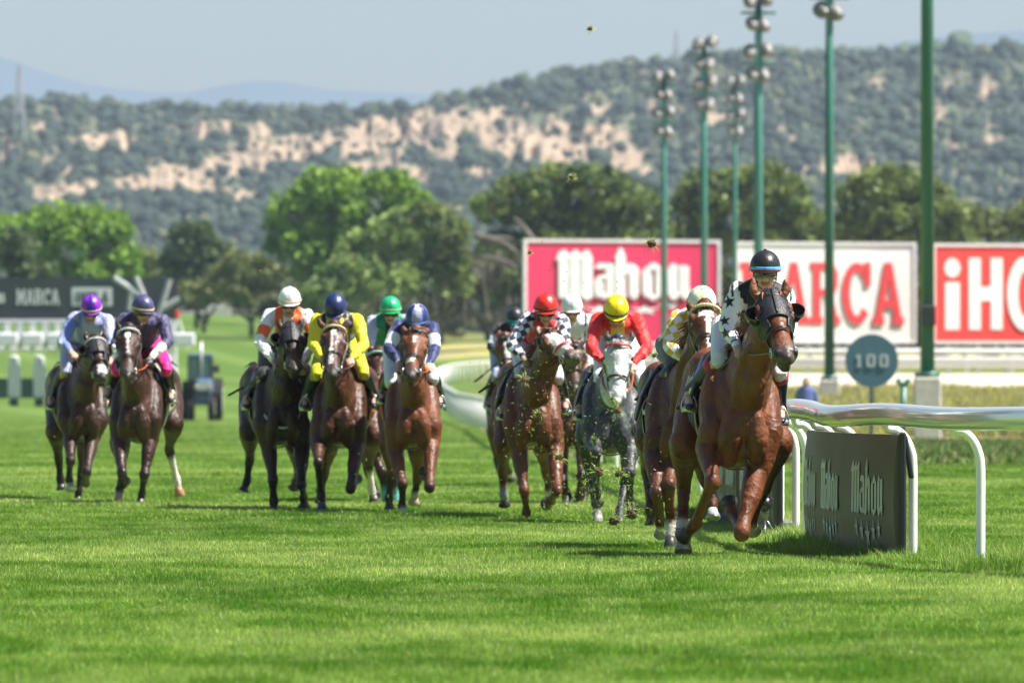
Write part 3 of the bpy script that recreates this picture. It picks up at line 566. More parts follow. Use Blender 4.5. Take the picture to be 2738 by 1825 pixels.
# ------------------------------------------------------------------ light masts
GREEN = mat('mast_green', (.035, .15, .115), .38, .0, var=.12, vscale=.6); GREYL = mat('lamp_housing', (.16, .165, .16), .5, .2, var=.15); CONC = mat('concrete', (.60, .56, .50), .9, var=.12, bump=.4, bscale=12)
LENS = mat('lamp_glass', (.46, .38, .30), .35, .0, var=.1); DARKM = mat('dark_metal', (.03, .035, .035), .5)
def mast(label, x, s_, clusters, top, w=.34, base_v=880, rot=0.):
    Y = F / s_; p0 = PV(x, 880, Y); g0 = GZ(p0.x, Y); root = empty('light_mast', (p0.x, Y, g0)); tag(root, label, 'light mast', 'floodlight masts along the course')
    zt = PV(x, top, Y).z; zb = max(PV(x, base_v, Y).z, g0 + .25)
    q = MB(); q.tube([(p0.x, Y, zb), (p0.x, Y, (zb + zt) / 2), (p0.x, Y, zt)], [w / 2, w * .43, w * .34], n=16); q.tube([(p0.x, Y, zb), (p0.x, Y, zb + .12)], w * .9, n=8); q.build('pole', GREEN, root, True)
    q = MB(); q.box((p0.x, Y, (g0 - .3 + zb) / 2), (w * 1.9, w * 1.9, zb - g0 + .3), bev=.03); q.build('plinth', CONC, root)
    if x == 2130: q = MB(); zz = PV(x, 725, Y).z; q.box((p0.x + .02, Y - .2, zz), (.34, .22, .5), bev=.03); q.build('service_box', DARKM, root)
    for cy in clusters:
        z = PV(x, cy, Y).z; q = MB(); q.tube([(p0.x - .6, Y, z), (p0.x + .6, Y, z)], .05, n=8); q.tube([(p0.x, Y, z - .5), (p0.x, Y, z + .55)], .09, n=8)
        arm = q.build('crossarm', GREEN, root)
        for dx, dz, ph in ((-.28, .34, -.5), (.30, .42, .4), (-.18, -.42, -.3), (.2, -.48, .6)):
            M = Matrix.Rotation(ph * .6 + rot, 3, 'Z') @ Matrix.Rotation(R(-62), 3, 'X'); c = Vector((p0.x + dx, Y - .12, z + dz)); fl = MB()
            fl.tube([c + M @ Vector((0, 0, -.20)), c + M @ Vector((0, 0, .02)), c + M @ Vector((0, 0, .20))], [.12, .24, .27], n=16); f = fl.build('floodlight', GREYL, root, False)
            l2 = MB(); l2.tube([c + M @ Vector((0, 0, .19)), c + M @ Vector((0, 0, .215))], .245, n=16); l2.build('lens', LENS, f)
    return root
mast('thick green mast with a small dark box on its side, nearest of the row', 2130, 112, [-900, -1150], -1300, .34, 866)
mast('green mast with one floodlight cluster cut by the top edge, second from the right', 1905, 91.4, [-5, -150], -200, .30, 872, .5)
mast('green mast whose top floodlights touch the upper edge, behind the leading rider', 1742, 77.9, [146, 30], 0, .36, 862, .2)
mast('green mast in front of the right end of the crimson billboard', 1617, 67.6, [216, 124], 98, .31, 850, -.4)
mast('slim green mast over the white gothic word, leftmost of the row', 1525, 60, [281, 197], 168, .31, 846, .3)
mast('thinnest green mast standing in the gap between the crimson and white billboards', 1688, 54, [283, 207], 190, .27, 840, -.2)

# ------------------------------------------------------------------ white fences beyond the right verge
def fence(label, pts, h, rails, r, step, name='white_fence', group=None, pr=.05, cat='fence'):
    Q = catmull(pts, 12); d = np.concatenate([[0], np.cumsum(np.linalg.norm(np.diff(Q[:, :2], axis=0), axis=1))]); P_ = lambda t: Vector((float(np.interp(t, d, Q[:, 0])), float(np.interp(t, d, Q[:, 1])), 0))
    st_ = P_(d[-1] / 2); root = empty(name, (st_.x, st_.y, GZ(st_.x, st_.y))); tag(root, label, cat, group)
    npst = max(2, int(d[-1] / step)); npst = min(npst, 95); L_ = d[-1] / npst
    for rh in rails:
        q = MB(); tt = np.linspace(0, d[-1], 4 * npst if npst < 60 else 2 * npst); pp = []
        for t in tt: v = P_(t); v.z = GZ(v.x, v.y) + rh; pp.append(v)
        q.tube(pp, [(r, r * 1.2)] * len(pp), n=10, side=(0, 0, 1)); q.build('rail', WHITE, root, True)
    me0 = None
    for k in range(npst):
        v = P_((k + .5) * L_); z = GZ(v.x, v.y)
        if me0 is None: q = MB(); q.tube([(0, 0, -.2), (0, 0, h - .02)], pr, n=8); me0 = np_mesh('post', q.v, q.f, None, True); me0.materials.append(WHITE)
        o = bpy.data.objects.new('post', me0); COL.objects.link(o); o.parent = root; o.matrix_parent_inverse = Matrix.Translation(root.location).inverted(); o.location = (v.x, v.y, z)
    return root
uY = lambda l: [(a * b_, b_) for a, b_ in l]
fence('broad white double rail below the billboards', uY([(.0035, 585), (.012, 583), (.02, 582), (.03, 580), (.05, 578)]), 1.2, (1.13, .62), .15, 2.2, group='white fences below the billboards')
fence('white double rail in front of the first one, nearer the sandy track', uY([(.0035, 555), (.012, 553), (.02, 552), (.03, 550), (.05, 548)]), 0.8, (.74, .40), .08, 2.2, group='white fences below the billboards')
fence('distant white inner rail curving round the far bend', uY([(-.0019, 372), (-.0036, 405), (-.0052, 450), (-.0064, 507), (-.0068, 545), (-.0066, 585), (-.0052, 625), (-.002, 648), (.0005, 652), (.0035, 650)]), 1.1, (1.06,), .06, 2.8, 'running_rail', pr=.04, cat='running rail')
for k, (x0, x1, y0) in enumerate(((410, 470, 718), (472, 530, 713))): 
    q = MB(); a, b_ = PV(x0, y0 + 12, 1000), PV(x1, y0 - 8, 1000); q.box(((a.x + b_.x) / 2, 1000, (a.z + b_.z) / 2), (b_.x - a.x, .4, b_.z - a.z + .3), bev=.05)
    tag(q.build('white_wall', mat('pale_wall', (.62, .60, .55), .8, var=.1, vscale=.3)), ['low pale wall on the crest beside the starting gate', 'low pale wall on the crest farther from the starting gate'][k], 'wall')
q = MB(); a, b_ = PV(530, 712, 1010), PV(690, 690, 1010); q.box(((a.x + b_.x) / 2, 1010, (a.z + b_.z) / 2), (b_.x - a.x, .5, b_.z - a.z + .3), bev=.05); tag(q.build('stone_wall', mat('sandy_wall', (.42, .36, .29), .9, var=.2, vscale=.3)), 'low sandy stone wall on the crest left of the rider in white and orange', 'wall')

# ------------------------------------------------------------------ 100 marker, forked post, bystander
Y = 250.; p = PV(2002, 828, Y); g0 = GZ(p.x, Y); root = empty('distance_marker', (p.x, Y, g0)); tag(root, 'round blue grey distance marker reading 100 on a thin post', 'distance marker')
TEAL = mat('marker_blue', (.095, .20, .24), .5, var=.05)
q = MB(); rr = 61 / (F / K / Y); q.tube([(p.x, Y - .03, p.z), (p.x, Y + .03, p.z)], rr, n=48); q.build('disc', TEAL, root)
q = MB(); q.tube([(p.x, Y + .08, g0 - .2), (p.x, Y + .08, p.z + rr * .5)], .045, n=10); q.build('post', mat('marker_post', (.16, .24, .25), .5), root, True)
q = MB(); w_ = rr * 1.32; flat_polys(q, place(SLAB['1'], 0, 0, .25, .31) + place(SLAB['0'], .33, 0, .30, .31) + place(SLAB['0'], .70, 0, .30, .31), Vector((p.x - w_ / 2, Y - .032, p.z - w_ * .18)), Vector((w_, 0, 0)), Vector((0, 0, w_ * 1.15)), .012, Vector((0, -1, 0))); q.build('digits', mat('digit_white', (.62, .66, .66), .5, var=.05), root)
Y = 262.; p = PV(2075, 905, Y); g0 = GZ(p.x, Y); q = MB(); k = Y / (F / K); zt = PV(0, 888, Y).z
q.tube([(p.x, Y, g0 - .2), (p.x, Y, zt)], .075, n=10); q.tube([(p.x, Y, zt), (p.x - 14 * k, Y, zt + 18 * k)], .06, n=8); q.tube([(p.x, Y, zt), (p.x + 14 * k, Y, zt + 18 * k)], .06, n=8)
tag(q.build('forked_post', GREEN, None, True), 'short dark green post with a forked top right of the 100 marker', 'post')
def simple_person(label, x, ytop, Y, shirt, trousers, zg):
    c = PV(x, ytop, Y); H = 1.72; z0 = c.z - H; X = c.x; body = MB(); SK = (.36, .22, .15)
    body.limb([(X, Y, z0 + 1.0), (X, Y, z0 + 1.2), (X, Y, z0 + 1.42)], [(.15, .11), (.16, .11), (.17, .10)], side=(1, 0, 0), col=SK); body.limb([(X, Y, z0 + 1.42), (X, Y, z0 + 1.55)], [.055, .055], col=SK)
    body.ball((X, Y - .01, z0 + 1.61), (.078, .095, .115), n=16, m=12, col=SK); body.ball((X, Y - .11, z0 + 1.59), (.014, .02, .025), col=SK)
    for sg in (-1, 1):
        body.limb([(X + sg * .17, Y, z0 + 1.40), (X + sg * .235, Y + .02, z0 + 1.13), (X + sg * .20, Y - .12, z0 + .92)], [.05, .04, .03], col=SK); body.limb([(X + sg * .09, Y, z0 + .95), (X + sg * .10, Y - .02, z0 + .5), (X + sg * .10, Y, z0 + .07)], [.085, .055, .04], col=SK); body.limb([(X + sg * .10, Y + .03, z0 + .04), (X + sg * .11, Y - .15, z0 + .03)], [.04, .035], col=SK)
        body.ball((X + sg * .08, Y, z0 + 1.6), (.012, .02, .03), n=8, m=6, col=SK)
        for k in range(5): body.limb([(X + sg * (.18 + .012 * k), Y - .13, z0 + .90), (X + sg * (.18 + .010 * k), Y - .15, z0 + .83)], [.009, .007], n=6, res=1, col=SK)
    b0 = fuse(body, 'person', mat('skin', attr='Col', rough=.5, var=.05), None, .012, 2); tag(b0, label, 'person')
    sh = MB(); sh.limb([(X, Y, z0 + .95), (X, Y, z0 + 1.2), (X, Y, z0 + 1.44)], [(.175, .13), (.18, .13), (.19, .115)], side=(1, 0, 0), col=shirt)
    for sg in (-1, 1): sh.limb([(X + sg * .18, Y, z0 + 1.41), (X + sg * .24, Y + .02, z0 + 1.13), (X + sg * .21, Y - .10, z0 + .95)], [.062, .052, .042], col=shirt)
    fuse(sh, 'shirt', mat('cloth', attr='Col', rough=.8, var=.1, bump=.3, bscale=25), b0, .012, 2)
    tr = MB()
    for sg in (-1, 1): tr.limb([(X + sg * .09, Y, z0 + .97), (X + sg * .10, Y - .02, z0 + .5), (X + sg * .10, Y, z0 + .1)], [.105, .075, .06], col=trousers)
    fuse(tr, 'trousers', mat('cloth'), b0, .012, 2)
    hr = MB(); hr.ball((X, Y + .02, z0 + 1.645), (.085, .098, .10), n=16, m=10, col=(.05, .04, .03)); hr.build('hair', mat('cloth'), b0, True)
simple_person('person in a blue top standing in the dry grass beyond the rail', 1852, 868, 262, (.10, .14, .34), (.18, .19, .24), 0)

# ------------------------------------------------------------------ starting gate
Y = 507.; g0 = GZ(-12, Y); root = empty('starting_gate', (PV(170, 0, Y).x, Y, PV(0, 925, Y).z)); tag(root, 'white starting gate with a dark lettered banner and padded stalls', 'starting gate'); gz = PV(0, 926, Y).z
BAN = mat('banner_dark', (.035, .045, .055), .55, var=.1, vscale=.5); PAD = mat('pad_white', (.66, .68, .70), .6, var=.08)
def vbox(q, x0, y0, x1, y1, Y, d=.2, **k): a, b_ = PV(x0, y1, Y), PV(x1, y0, Y); q.box(((a.x + b_.x) / 2, Y, (a.z + b_.z) / 2), (b_.x - a.x, d, b_.z - a.z), **k)
q = MB(); vbox(q, -260, 637, 408, 732, Y, .25); q.build('banner', BAN, root)
a, b_ = PV(-260, 732, Y), PV(408, 637, Y); wv = 668.; hv = 95.
def ban(x, y): return ((x + 260) / wv, (732 - y) / hv)
def bword(txt, x0, y0, x1, y1, wd={}): (u0, v0), (u1, v1) = ban(x0, y1), ban(x1, y0); return word(txt, u0, v0, u1 - u0, v1 - v0, .1, wd)
q = MB(); O, ux, uz, nn = Vector((a.x, Y - .127, a.z)), Vector((b_.x - a.x, 0, 0)), Vector((0, 0, b_.z - a.z)), Vector((0, -1, 0))
(u0, v0), (u1, v1) = ban(-95, 696), ban(12, 662)
flat_polys(q, bword('MARCA', 38, 664, 136, 699, {'M': 1.2}) + place(GOTHIC, u0, v0, u1 - u0, v1 - v0), O, ux, uz, .02, nn); q.build('lettering', PAD, root)
q = MB(); flat_polys(q, [rect(*ban(165, 702), *ban(258, 660))], O, ux, uz, .02, nn); pl = q.build('plate', PAD, root)
q = MB(); flat_polys(q, bword('iHOLA', 172, 668, 250, 695, {'i': .6}), O + nn * .022, ux, uz, .02, nn); q.build('plate_lettering', BAN, pl)
tr = MB(); 
for x in np.arange(-250, 400, 34):
    tr.tube([PV(x, 800, Y), PV(x + 17, 735, Y), PV(x + 34, 800, Y)], .09, n=6, res=1)
for yy in (737, 765, 800): tr.tube([PV(-258, yy, Y), PV(404, yy, Y)], .14 if yy != 765 else .1, n=8)
for x in np.arange(-250, 400, 29): vbox(tr, x, 736, x + 12, 800, Y - .7, .2)
tr.build('truss', PAD, root)
for k, x in enumerate(range(-240, 400, 58)):
    q = MB(); vbox(q, x, 764, x + 50, 796, Y - .9, .5, bev=.08); q.build('padded_head', PAD, root)
for x in (-200, -142, -84, -26, 32, 90, 148, 206, 264, 322, 380):
    q = MB(); vbox(q, x - 15 + 3, 815, x + 15 - 3, 918, Y - .2, .6, bev=.12); pst = q.build('stall_post', PAD, root)
    q = MB(); vbox(q, x - 14, 838, x + 16, 915, Y - .45, .25, bev=.1); q.build('pad', PAD, pst)
    q = MB(); vbox(q, x - 10, 915, x + 10, 932, Y - .2, .9, bev=.05); q.build('foot', mat('gate_green', (.02, .07, .05), .5), pst)
q = MB(); vbox(q, -260, 868, 380, 914, Y + 2.0, .15); q.build('lower_panel', mat('gate_green'), root)
q = MB()
for x in (392, 402): q.tube([PV(x, 925, Y), PV(x, 700, Y)], .1, n=8)
for yy in (745, 780, 800, 830, 870): q.tube([PV(372, yy, Y), PV(404, yy - 22, Y)], .08, n=6)
q.build('end_frame', PAD, root)
q = MB()
for (x0, y0, x1, y1) in ((262, 637, 322, 678), (312, 637, 330, 680), (302, 668, 296, 712), (390, 640, 368, 712), (412, 685, 366, 712), (366, 712, 362, 740)): q.tube([PV(x0, y0, Y - .6), PV(x1, y1, Y - .6)], .13, n=8)
q.build('lift_arms', mat('arm_grey', (.42, .45, .47), .45, .3), root)
q = MB(); vbox(q, 402, 712, 412, 732, Y - .3, .3, bev=.06); q.build('red_lamp_cover', mat('red_plastic', (.6, .05, .04), .4), root)

# ------------------------------------------------------------------ tractor
Y = 435.; p = PV(462, 963, Y); s_ = F / K / Y; root = empty('tractor', (p.x, Y, p.z)); tag(root, 'small blue tractor with a cab parked on the far course', 'tractor')
BLUE = mat('tractor_blue', (.07, .12, .22), .35, var=.08); TYRE = mat('tyre_rubber', (.02, .02, .022), .8, bump=.5, bscale=30); GLS = mat('cab_glass', (.16, .28, .26), .08, .0, var=.1, spec=.8); RIM = mat('wheel_rim', (.55, .52, .44), .5)
X = lambda v: (v - 462) / s_; Z = lambda v: (963 - v) / s_
def T(q, x0, y0, x1, y1, dy, d, **k): q.box((p.x + (X(x0) + X(x1)) / 2, Y + dy, p.z + (Z(y0) + Z(y1)) / 2), (X(x1) - X(x0), d, Z(y0) - Z(y1)), **k)
q = MB(); T(q, 447, 868, 489, 908, 0, 1.4, bev=.12); T(q, 443, 906, 486, 930, .2, 1.5, bev=.05); q.build('bonnet', BLUE, root)
q = MB(); T(q, 455, 875, 482, 895, -.72, .03); q.build('grille', mat('grille_grey', (.5, .5, .52), .5), root)
q = MB(); T(q, 430, 812, 488, 822, 1.2, 1.5, bev=.05); q.build('roof', BLUE, root)
q = MB()
for x in (432, 458, 485):
    for dy in (.5, 1.9): q.tube([(p.x + X(x), Y + dy, p.z + Z(880)), (p.x + X(x) * .97, Y + dy, p.z + Z(820))], .05, n=6)
q.build('cab_frame', DARKM, root)
q = MB(); T(q, 434, 822, 484, 872, 1.2, 1.3); q.build('cab_windows', GLS, root)
q = MB(); T(q, 428, 870, 490, 915, 1.6, 1.2, bev=.06); q.build('rear_body', DARKM, root)
def wheel(xc, r_, w, dy, nm='rear_wheel'):
    c = Vector((p.x + X(xc), Y + dy, p.z + r_)); q = MB(); q.tube([c - Vector((w / 2, 0, 0)), c - Vector((w * .4, 0, 0)), c + Vector((w * .4, 0, 0)), c + Vector((w / 2, 0, 0))], [r_ * .86, r_, r_, r_ * .86], n=32); 
    for k in range(20): an = k * math.pi / 10; q.box(c + Vector((0, math.cos(an) * r_, math.sin(an) * r_)), (w * .9, .06, .06), Matrix.Rotation(an, 3, 'X'))
    o = q.build(nm, TYRE, root); q = MB(); sg = 1 if xc > 462 else -1; q.tube([c + Vector((sg * w * .3, 0, 0)), c + Vector((sg * w * .53, 0, 0))], [r_ * .55, r_ * .6], n=24); q.build('rim', RIM, o)
    if nm == 'rear_wheel': q = MB(); q.tube([c + Vector((-w * .5, -r_ * .0, r_ + .1)), c + Vector((w * .5, 0, r_ + .1))], .0, n=3); 
    return o
wheel(425, .72, .34, 1.6); wheel(497, .78, .42, 1.6); wheel(440, .45, .26, -.3, 'front_wheel'); wheel(486, .45, .26, -.3, 'front_wheel')
q = MB(); q.tube([(p.x + X(462), Y, p.z + Z(870)), (p.x + X(462), Y, p.z + Z(785))], .06, n=8); q.build('exhaust', mat('post_steel'), root, True)
q = MB(); T(q, 490, 838, 503, 856, .4, .06, bev=.02); q.tube([(p.x + X(484), Y + .5, p.z + Z(840)), (p.x + X(497), Y + .4, p.z + Z(846))], .02, n=6); q.build('mirror', DARKM, root)
for x in (452, 483): q = MB(); q.ball((p.x + X(x), Y - .72, p.z + Z(888)), (.09, .04, .09), n=10, m=6); q.build('headlight', mat('lamp_glass'), root, True)

# ------------------------------------------------------------------ masts on the hills
def lattice(label, x, y0, y1, Y, w):
    a, b_ = PV(x, y1, Y), PV(x, y0, Y); q = MB(); h = b_.z - a.z; N_ = 14
    for sx_ in (-1, 1):
        for sy_ in (-1, 1): q.tube([(a.x + sx_ * w, Y + sy_ * w, a.z - 10), (a.x + sx_ * w * .25, Y + sy_ * w * .25, b_.z)], .22, n=4)
    for k in range(N_):
        f0, f1 = k / N_, (k + 1) / N_; w0, w1 = w * (1 - .75 * f0), w * (1 - .75 * f1)
        for sy_ in (-1, 1): q.tube([(a.x - w0, Y + sy_ * w0, a.z + h * f0), (a.x + w1, Y + sy_ * w1, a.z + h * f1)], .13, n=4); q.tube([(a.x + w0, Y + sy_ * w0, a.z + h * f0), (a.x - w1, Y + sy_ * w1, a.z + h * f1)], .13, n=4)
    q.tube([(b_.x, Y, b_.z), (b_.x, Y, b_.z + h * .15)], .1, n=4); tag(q.build('lattice_mast', mat('mast_grey', (.35, .36, .38), .6)), label, 'radio mast')
lattice('thin lattice radio mast on the ridge at the far left', 45, 150, 262, 3300, 1.6)
lattice('faint thin radio mast on the ridge behind the floodlight masts', 1554, 72, 140, 3560, 1.2)

# ------------------------------------------------------------------ running rail of the course
RU = [(3420, 68.0), (3110, 70.6), (2842, 73.2), (2622, 75.9), (2441, 78.6), (2300, 81.2), (2242, 83.8), (2191, 86.3), (2155, 88.8), (2128, 91.2), (2087, 93.6), (2050, 96.6), (2012, 100), (1980, 104), (1950, 108), (1915, 113)]
RP = [((px - CX) / F * Y, Y) for px, Y in RU] + [(x, y) for x, y in ((1.95, 118), (1.88, 124), (1.8, 131), (1.7, 139), (1.6, 148), (1.45, 158), (1.3, 169), (1.1, 181), (.9, 195), (.65, 212), (.4, 232), (.1, 256), (-.15, 285), (-.4, 320), (-.7, 372))]
root = empty('running_rail', (RP[3][0], RP[3][1], 0)); tag(root, 'white curved running rail with hooped posts along the turf', 'running rail')
wp = mat('rail_white', (.80, .80, .80), .22, var=.03, vscale=3., coat=.6); zr = 1.008
def off(i):
    a, b_ = RP[max(i - 1, 0)], RP[min(i + 1, len(RP) - 1)]; d = Vector((b_[0] - a[0], b_[1] - a[1], 0)).normalized(); return Vector((-d.y, d.x, 0)) * (1 if d.y > 0 else -1)
rp = []
for i, (x, y) in enumerate(RP): nv_ = off(i); nv_ = nv_ if nv_.x < 0 else -nv_; rp.append(Vector((x, y, zr + GZ(x, y) + (.012 * math.sin(y * .9)) + (.02 if 82 < y < 90 else 0))) + nv_ * .2)
q = MB(); q.tube([tuple(v) for v in rp], [(.058, .078)] * len(rp), n=22, res=7, side=None)
chrome = bpy.data.materials.new('rail_gloss'); chrome.use_nodes = True; cb = chrome.node_tree.nodes['Principled BSDF']; cb.inputs['Base Color'].default_value = (.78, .79, .80, 1); cb.inputs['Roughness'].default_value = .13; cb.inputs['Metallic'].default_value = .12; cb.inputs['Coat Weight'].default_value = .5; cb.inputs['Coat Roughness'].default_value = .04
q.build('rail', chrome, root, True)
for k in (4.45, 2.75, 7.6):
    i = int(k); c = rp[i].lerp(rp[i + 1], k - i); d = (rp[i + 1] - rp[i]).normalized(); q = MB(); q.tube([c - d * .004, c + d * .004], [(.0592, .0792)] * 2, n=22); q.build('joint', mat('joint_grey', (.14, .15, .15), .5), root, True)
for i, (x, y) in enumerate(RP[:26]):
    c = rp[i]; g0 = GZ(x, y); q = MB(); pth = [(x, y, g0 - .15), (x, y, g0 + .35), (x, y, g0 + .66)]
    for t in (25, 50, 75, 95): th = R(t); e = .26; pth.append((x + (c.x - x) * (1 - math.cos(th)) * .8, y + (c.y - y) * (1 - math.cos(th)) * .8, g0 + .66 + e * math.sin(th)))
    pth.append((c.x, c.y, c.z - .03)); q.tube(pth, [.0315] * len(pth), n=14, res=3); q.build('post', wp, root, True)

# ------------------------------------------------------------------ dark sponsor boards at the foot of the rail
BO = mat('board_olive_grey', (.088, .082, .056), .5, var=.10, vscale=1.5, bump=.15, bscale=3); BK = mat('board_black', (.012, .014, .018), .5); LTR = mat('board_lettering', (.60, .66, .60), .5, var=.05)
BU = [(78.2, .03389), (78.65, .03305), (80.25, .03024), (80.95, .02904), (82.55, .02755), (83.25, .02712), (84.85, .02612), (85.25, .02595)]
def board(label, path, h, words, z0=-.02, flap=False):
    d = [0]
    for a, b_ in zip(path, path[1:]): d.append(d[-1] + math.hypot(b_[0] - a[0], b_[1] - a[1]))
    Lh = d[-1]; at_ = lambda t: (float(np.interp(t * Lh, d, [p[0] for p in path])), float(np.interp(t * Lh, d, [p[1] for p in path])))
    def o3(a, b_):
        x, y = at_(min(max(a, 0), 1)); xa, ya = at_(max(0, a - .02)); xb, yb = at_(min(1, a + .02)); nx, ny = -(yb - ya), (xb - xa); l = math.hypot(nx, ny); bow = .03 * math.sin(b_ * math.pi); return Vector((x + nx / l * bow, y + ny / l * bow, z0 + b_ * h))
    NX = 24; NZ = 6; V = []; th = .06
    for s_ in (0, 1):
        for i in range(NX + 1):
            for j in range(NZ + 1): v = o3(i / NX, j / NZ); V.append((v.x + s_ * th, v.y, v.z))
    n1 = (NX + 1) * (NZ + 1); Fc = []; id_ = lambda s_, i, j: s_ * n1 + i * (NZ + 1) + j
    for s_ in (0, 1):
        for i in range(NX):
            for j in range(NZ): Fc.append((id_(s_, i, j), id_(s_, i + 1, j), id_(s_, i + 1, j + 1), id_(s_, i, j + 1)))
    for i in range(NX): Fc += [(id_(0, i, 0), id_(1, i, 0), id_(1, i + 1, 0), id_(0, i + 1, 0)), (id_(0, i, NZ), id_(0, i + 1, NZ), id_(1, i + 1, NZ), id_(1, i, NZ))]
    for j in range(NZ): Fc += [(id_(0, 0, j), id_(0, 0, j + 1), id_(1, 0, j + 1), id_(1, 0, j)), (id_(0, NX, j), id_(1, NX, j), id_(1, NX, j + 1), id_(0, NX, j + 1))]
    rt = empty('advertising_board', (path[0][0], path[0][1], 0)); tag(rt, label, 'advertising board', 'dark boards along the rail')
    link_mesh('panel', np_mesh('panel', V, Fc), BO, rt)
    for (a0, a1) in words:
        q = MB(); W_ = [[(a1 - (a1 - a0) * x, .375 + y * .435) for x, y in pl] for pl in GOTHIC]; flat_polys(q, W_, lambda a, b_: o3(a, b_) + Vector((-.008, 0, 0)), None, None, .0012, Vector((-1, 0, 0)), eps=.00004); q.build('lettering', LTR, rt)
        for k, (sx_, sy_, sr) in enumerate(((.84, .265, .085), (.68, .245, .095), (.5, .21, .12), (.32, .245, .095), (.15, .265, .085))):
            W_ = [[(a0 + (a1 - a0) * x, y) for x, y in pl] for pl in star(sx_, sy_, 1, .36, 90, sr * .62, sr)]; q = MB(); flat_polys(q, W_, lambda a, b_: o3(a, b_) + Vector((-.008, 0, 0)), None, None, .0012, Vector((-1, 0, 0)), eps=.00004); q.build('star', LTR, rt)
    q = MB(); e = o3(0, 0); q.box((e.x + .035, e.y - .02, z0 + h / 2 + .005), (.045, .05, h + .03), bev=.012)
    if flap: q.box((e.x + .075, e.y + .1, z0 + h * .83), (.03, .26, h * .33), Matrix.Rotation(R(-9), 3, 'Y'), bev=.008)
    q.build('edge_strip', BK, rt)
    return rt
path = [(u * y, y) for y, u in BU]; Lh = sum(math.hypot(b_[0] - a[0], b_[1] - a[1]) for a, b_ in zip(path, path[1:]))
board('olive grey board with three pale gothic words and stars beside the near posts', path, .90, [(.065, .295), (.39, .62), (.725, .955)], flap=True)
b2 = [((px - CX) / F * Y, Y) for px, Y in ((2074, 90.5), (2040, 92.6), (2010, 95), (1985, 97.2))]
board('second olive grey board standing behind the leading horse', b2, .88, [(.05, .3), (.4, .63), (.72, .95)])
b3 = [((px - CX) / F * Y, Y) for px, Y in ((1976, 99), (1948, 102), (1925, 105), (1903, 108))]
board('third olive grey board farther up the rail behind the leading horse', b3, .88, [(.05, .3), (.4, .63), (.72, .95)])
# camera on a small clamp at the foot of the boards
p = P(2045, 1350, 89.6); root = empty('remote_camera', (p.x, p.y, 0)); tag(root, 'black remote camera on a low stand by the second board', 'camera')
q = MB(); q.box(p + Vector((0, 0, .02)), (.14, .10, .10), bev=.02); q.box(p + Vector((-.01, 0, .085)), (.06, .07, .035), bev=.012); q.build('camera_body', mat('camera_black', (.012, .012, .014), .25), root)
q = MB(); q.tube([p + Vector((.0, -.05, .015)), p + Vector((0, -.15, .01))], [.043, .05], n=20); q.build('camera_lens', mat('camera_black'), root, True)
q = MB(); q.tube([p + Vector((0, 0, -.03)), p + Vector((0, 0, -.12))], .025, n=12); q.ball(p + Vector((0, 0, -.06)), .035)
for a in range(3): an = a * 2.09 + .5; q.tube([p + Vector((0, 0, -.1)), Vector((p.x + .12 * math.cos(an), p.y + .12 * math.sin(an), .0))], .012, n=8)
q.build('stand', mat('stand_grey', (.18, .19, .2), .3, .8), root, True)
q = MB(); q.tube([p + Vector((-.03, .02, .08)), p + Vector((-.04, .03, .2)), p + Vector((-.02, .05, .34))], .008, n=6, res=3); q.build('antenna', mat('camera_black'), root)
for k, (px, py, Yb) in enumerate(((1925, 1375, 97), (2085, 1412, 92))):
    p = P(px, py, Yb); q = MB(); q.box((p.x, p.y, .06), (.22, .16, .12), bev=.02); q.tube([(p.x - .06, p.y, .12), (p.x - .06, p.y, .3)], .025, n=10); tag(q.build('equipment_case', mat('case_grey', (.16, .165, .19), .6)), ['small grey box with an upright on the grass at the third board', 'small grey box on the grass behind the white posts'][k], 'box')

# ------------------------------------------------------------------ horses
COATM = bpy.data.materials.new('horse_coat'); COATM.use_nodes = True; n = COATM.node_tree; b = n.nodes['Principled BSDF']
a = n.nodes.new('ShaderNodeAttribute'); a.attribute_name = 'Col'; tc = n.nodes.new('ShaderNodeTexCoord')
n1 = n.nodes.new('ShaderNodeTexNoise'); n1.inputs['Scale'].default_value = 7; n1.inputs['Detail'].default_value = 6; n.links.new(tc.outputs['Object'], n1.inputs['Vector'])
rr_n = n.nodes.new('ShaderNodeMapRange'); rr_n.inputs[1].default_value = .35; rr_n.inputs[2].default_value = .65; rr_n.inputs[3].default_value = .33; rr_n.inputs[4].default_value = .62; n.links.new(n1.outputs[0], rr_n.inputs[0]); n.links.new(rr_n.outputs[0], b.inputs['Roughness'])
mp = n.nodes.new('ShaderNodeMapRange'); mp.inputs[1].default_value = .3; mp.inputs[2].default_value = .7; mp.inputs[3].default_value = .5; mp.inputs[4].default_value = 1.25; n.links.new(n1.outputs[0], mp.inputs[0])
vm = n.nodes.new('ShaderNodeVectorMath'); vm.operation = 'SCALE'; n.links.new(a.outputs['Color'], vm.inputs[0]); n.links.new(mp.outputs[0], vm.inputs['Scale']); n.links.new(vm.outputs[0], b.inputs['Base Color'])
b.inputs['Roughness'].default_value = .46; b.inputs['Specular IOR Level'].default_value = .36; b.inputs['Coat Weight'].default_value = .05; b.inputs['Coat Roughness'].default_value = .28
n2 = n.nodes.new('ShaderNodeTexNoise'); n2.inputs['Scale'].default_value = 16; n2.inputs['Detail'].default_value = 8; n2.inputs['Distortion'].default_value = .6; n.links.new(tc.outputs['Object'], n2.inputs['Vector'])
bp = n.nodes.new('ShaderNodeBump'); bp.inputs['Strength'].default_value = .8; bp.inputs['Distance'].default_value = .022; n.links.new(n2.outputs[0], bp.inputs['Height']); n.links.new(bp.outputs[0], b.inputs['Normal'])
HOOF = mat('hoof_horn', attr='Col', rough=.4, var=.15, vscale=20); EYE = mat('horse_eye', (.012, .008, .006), .06, spec=.9)
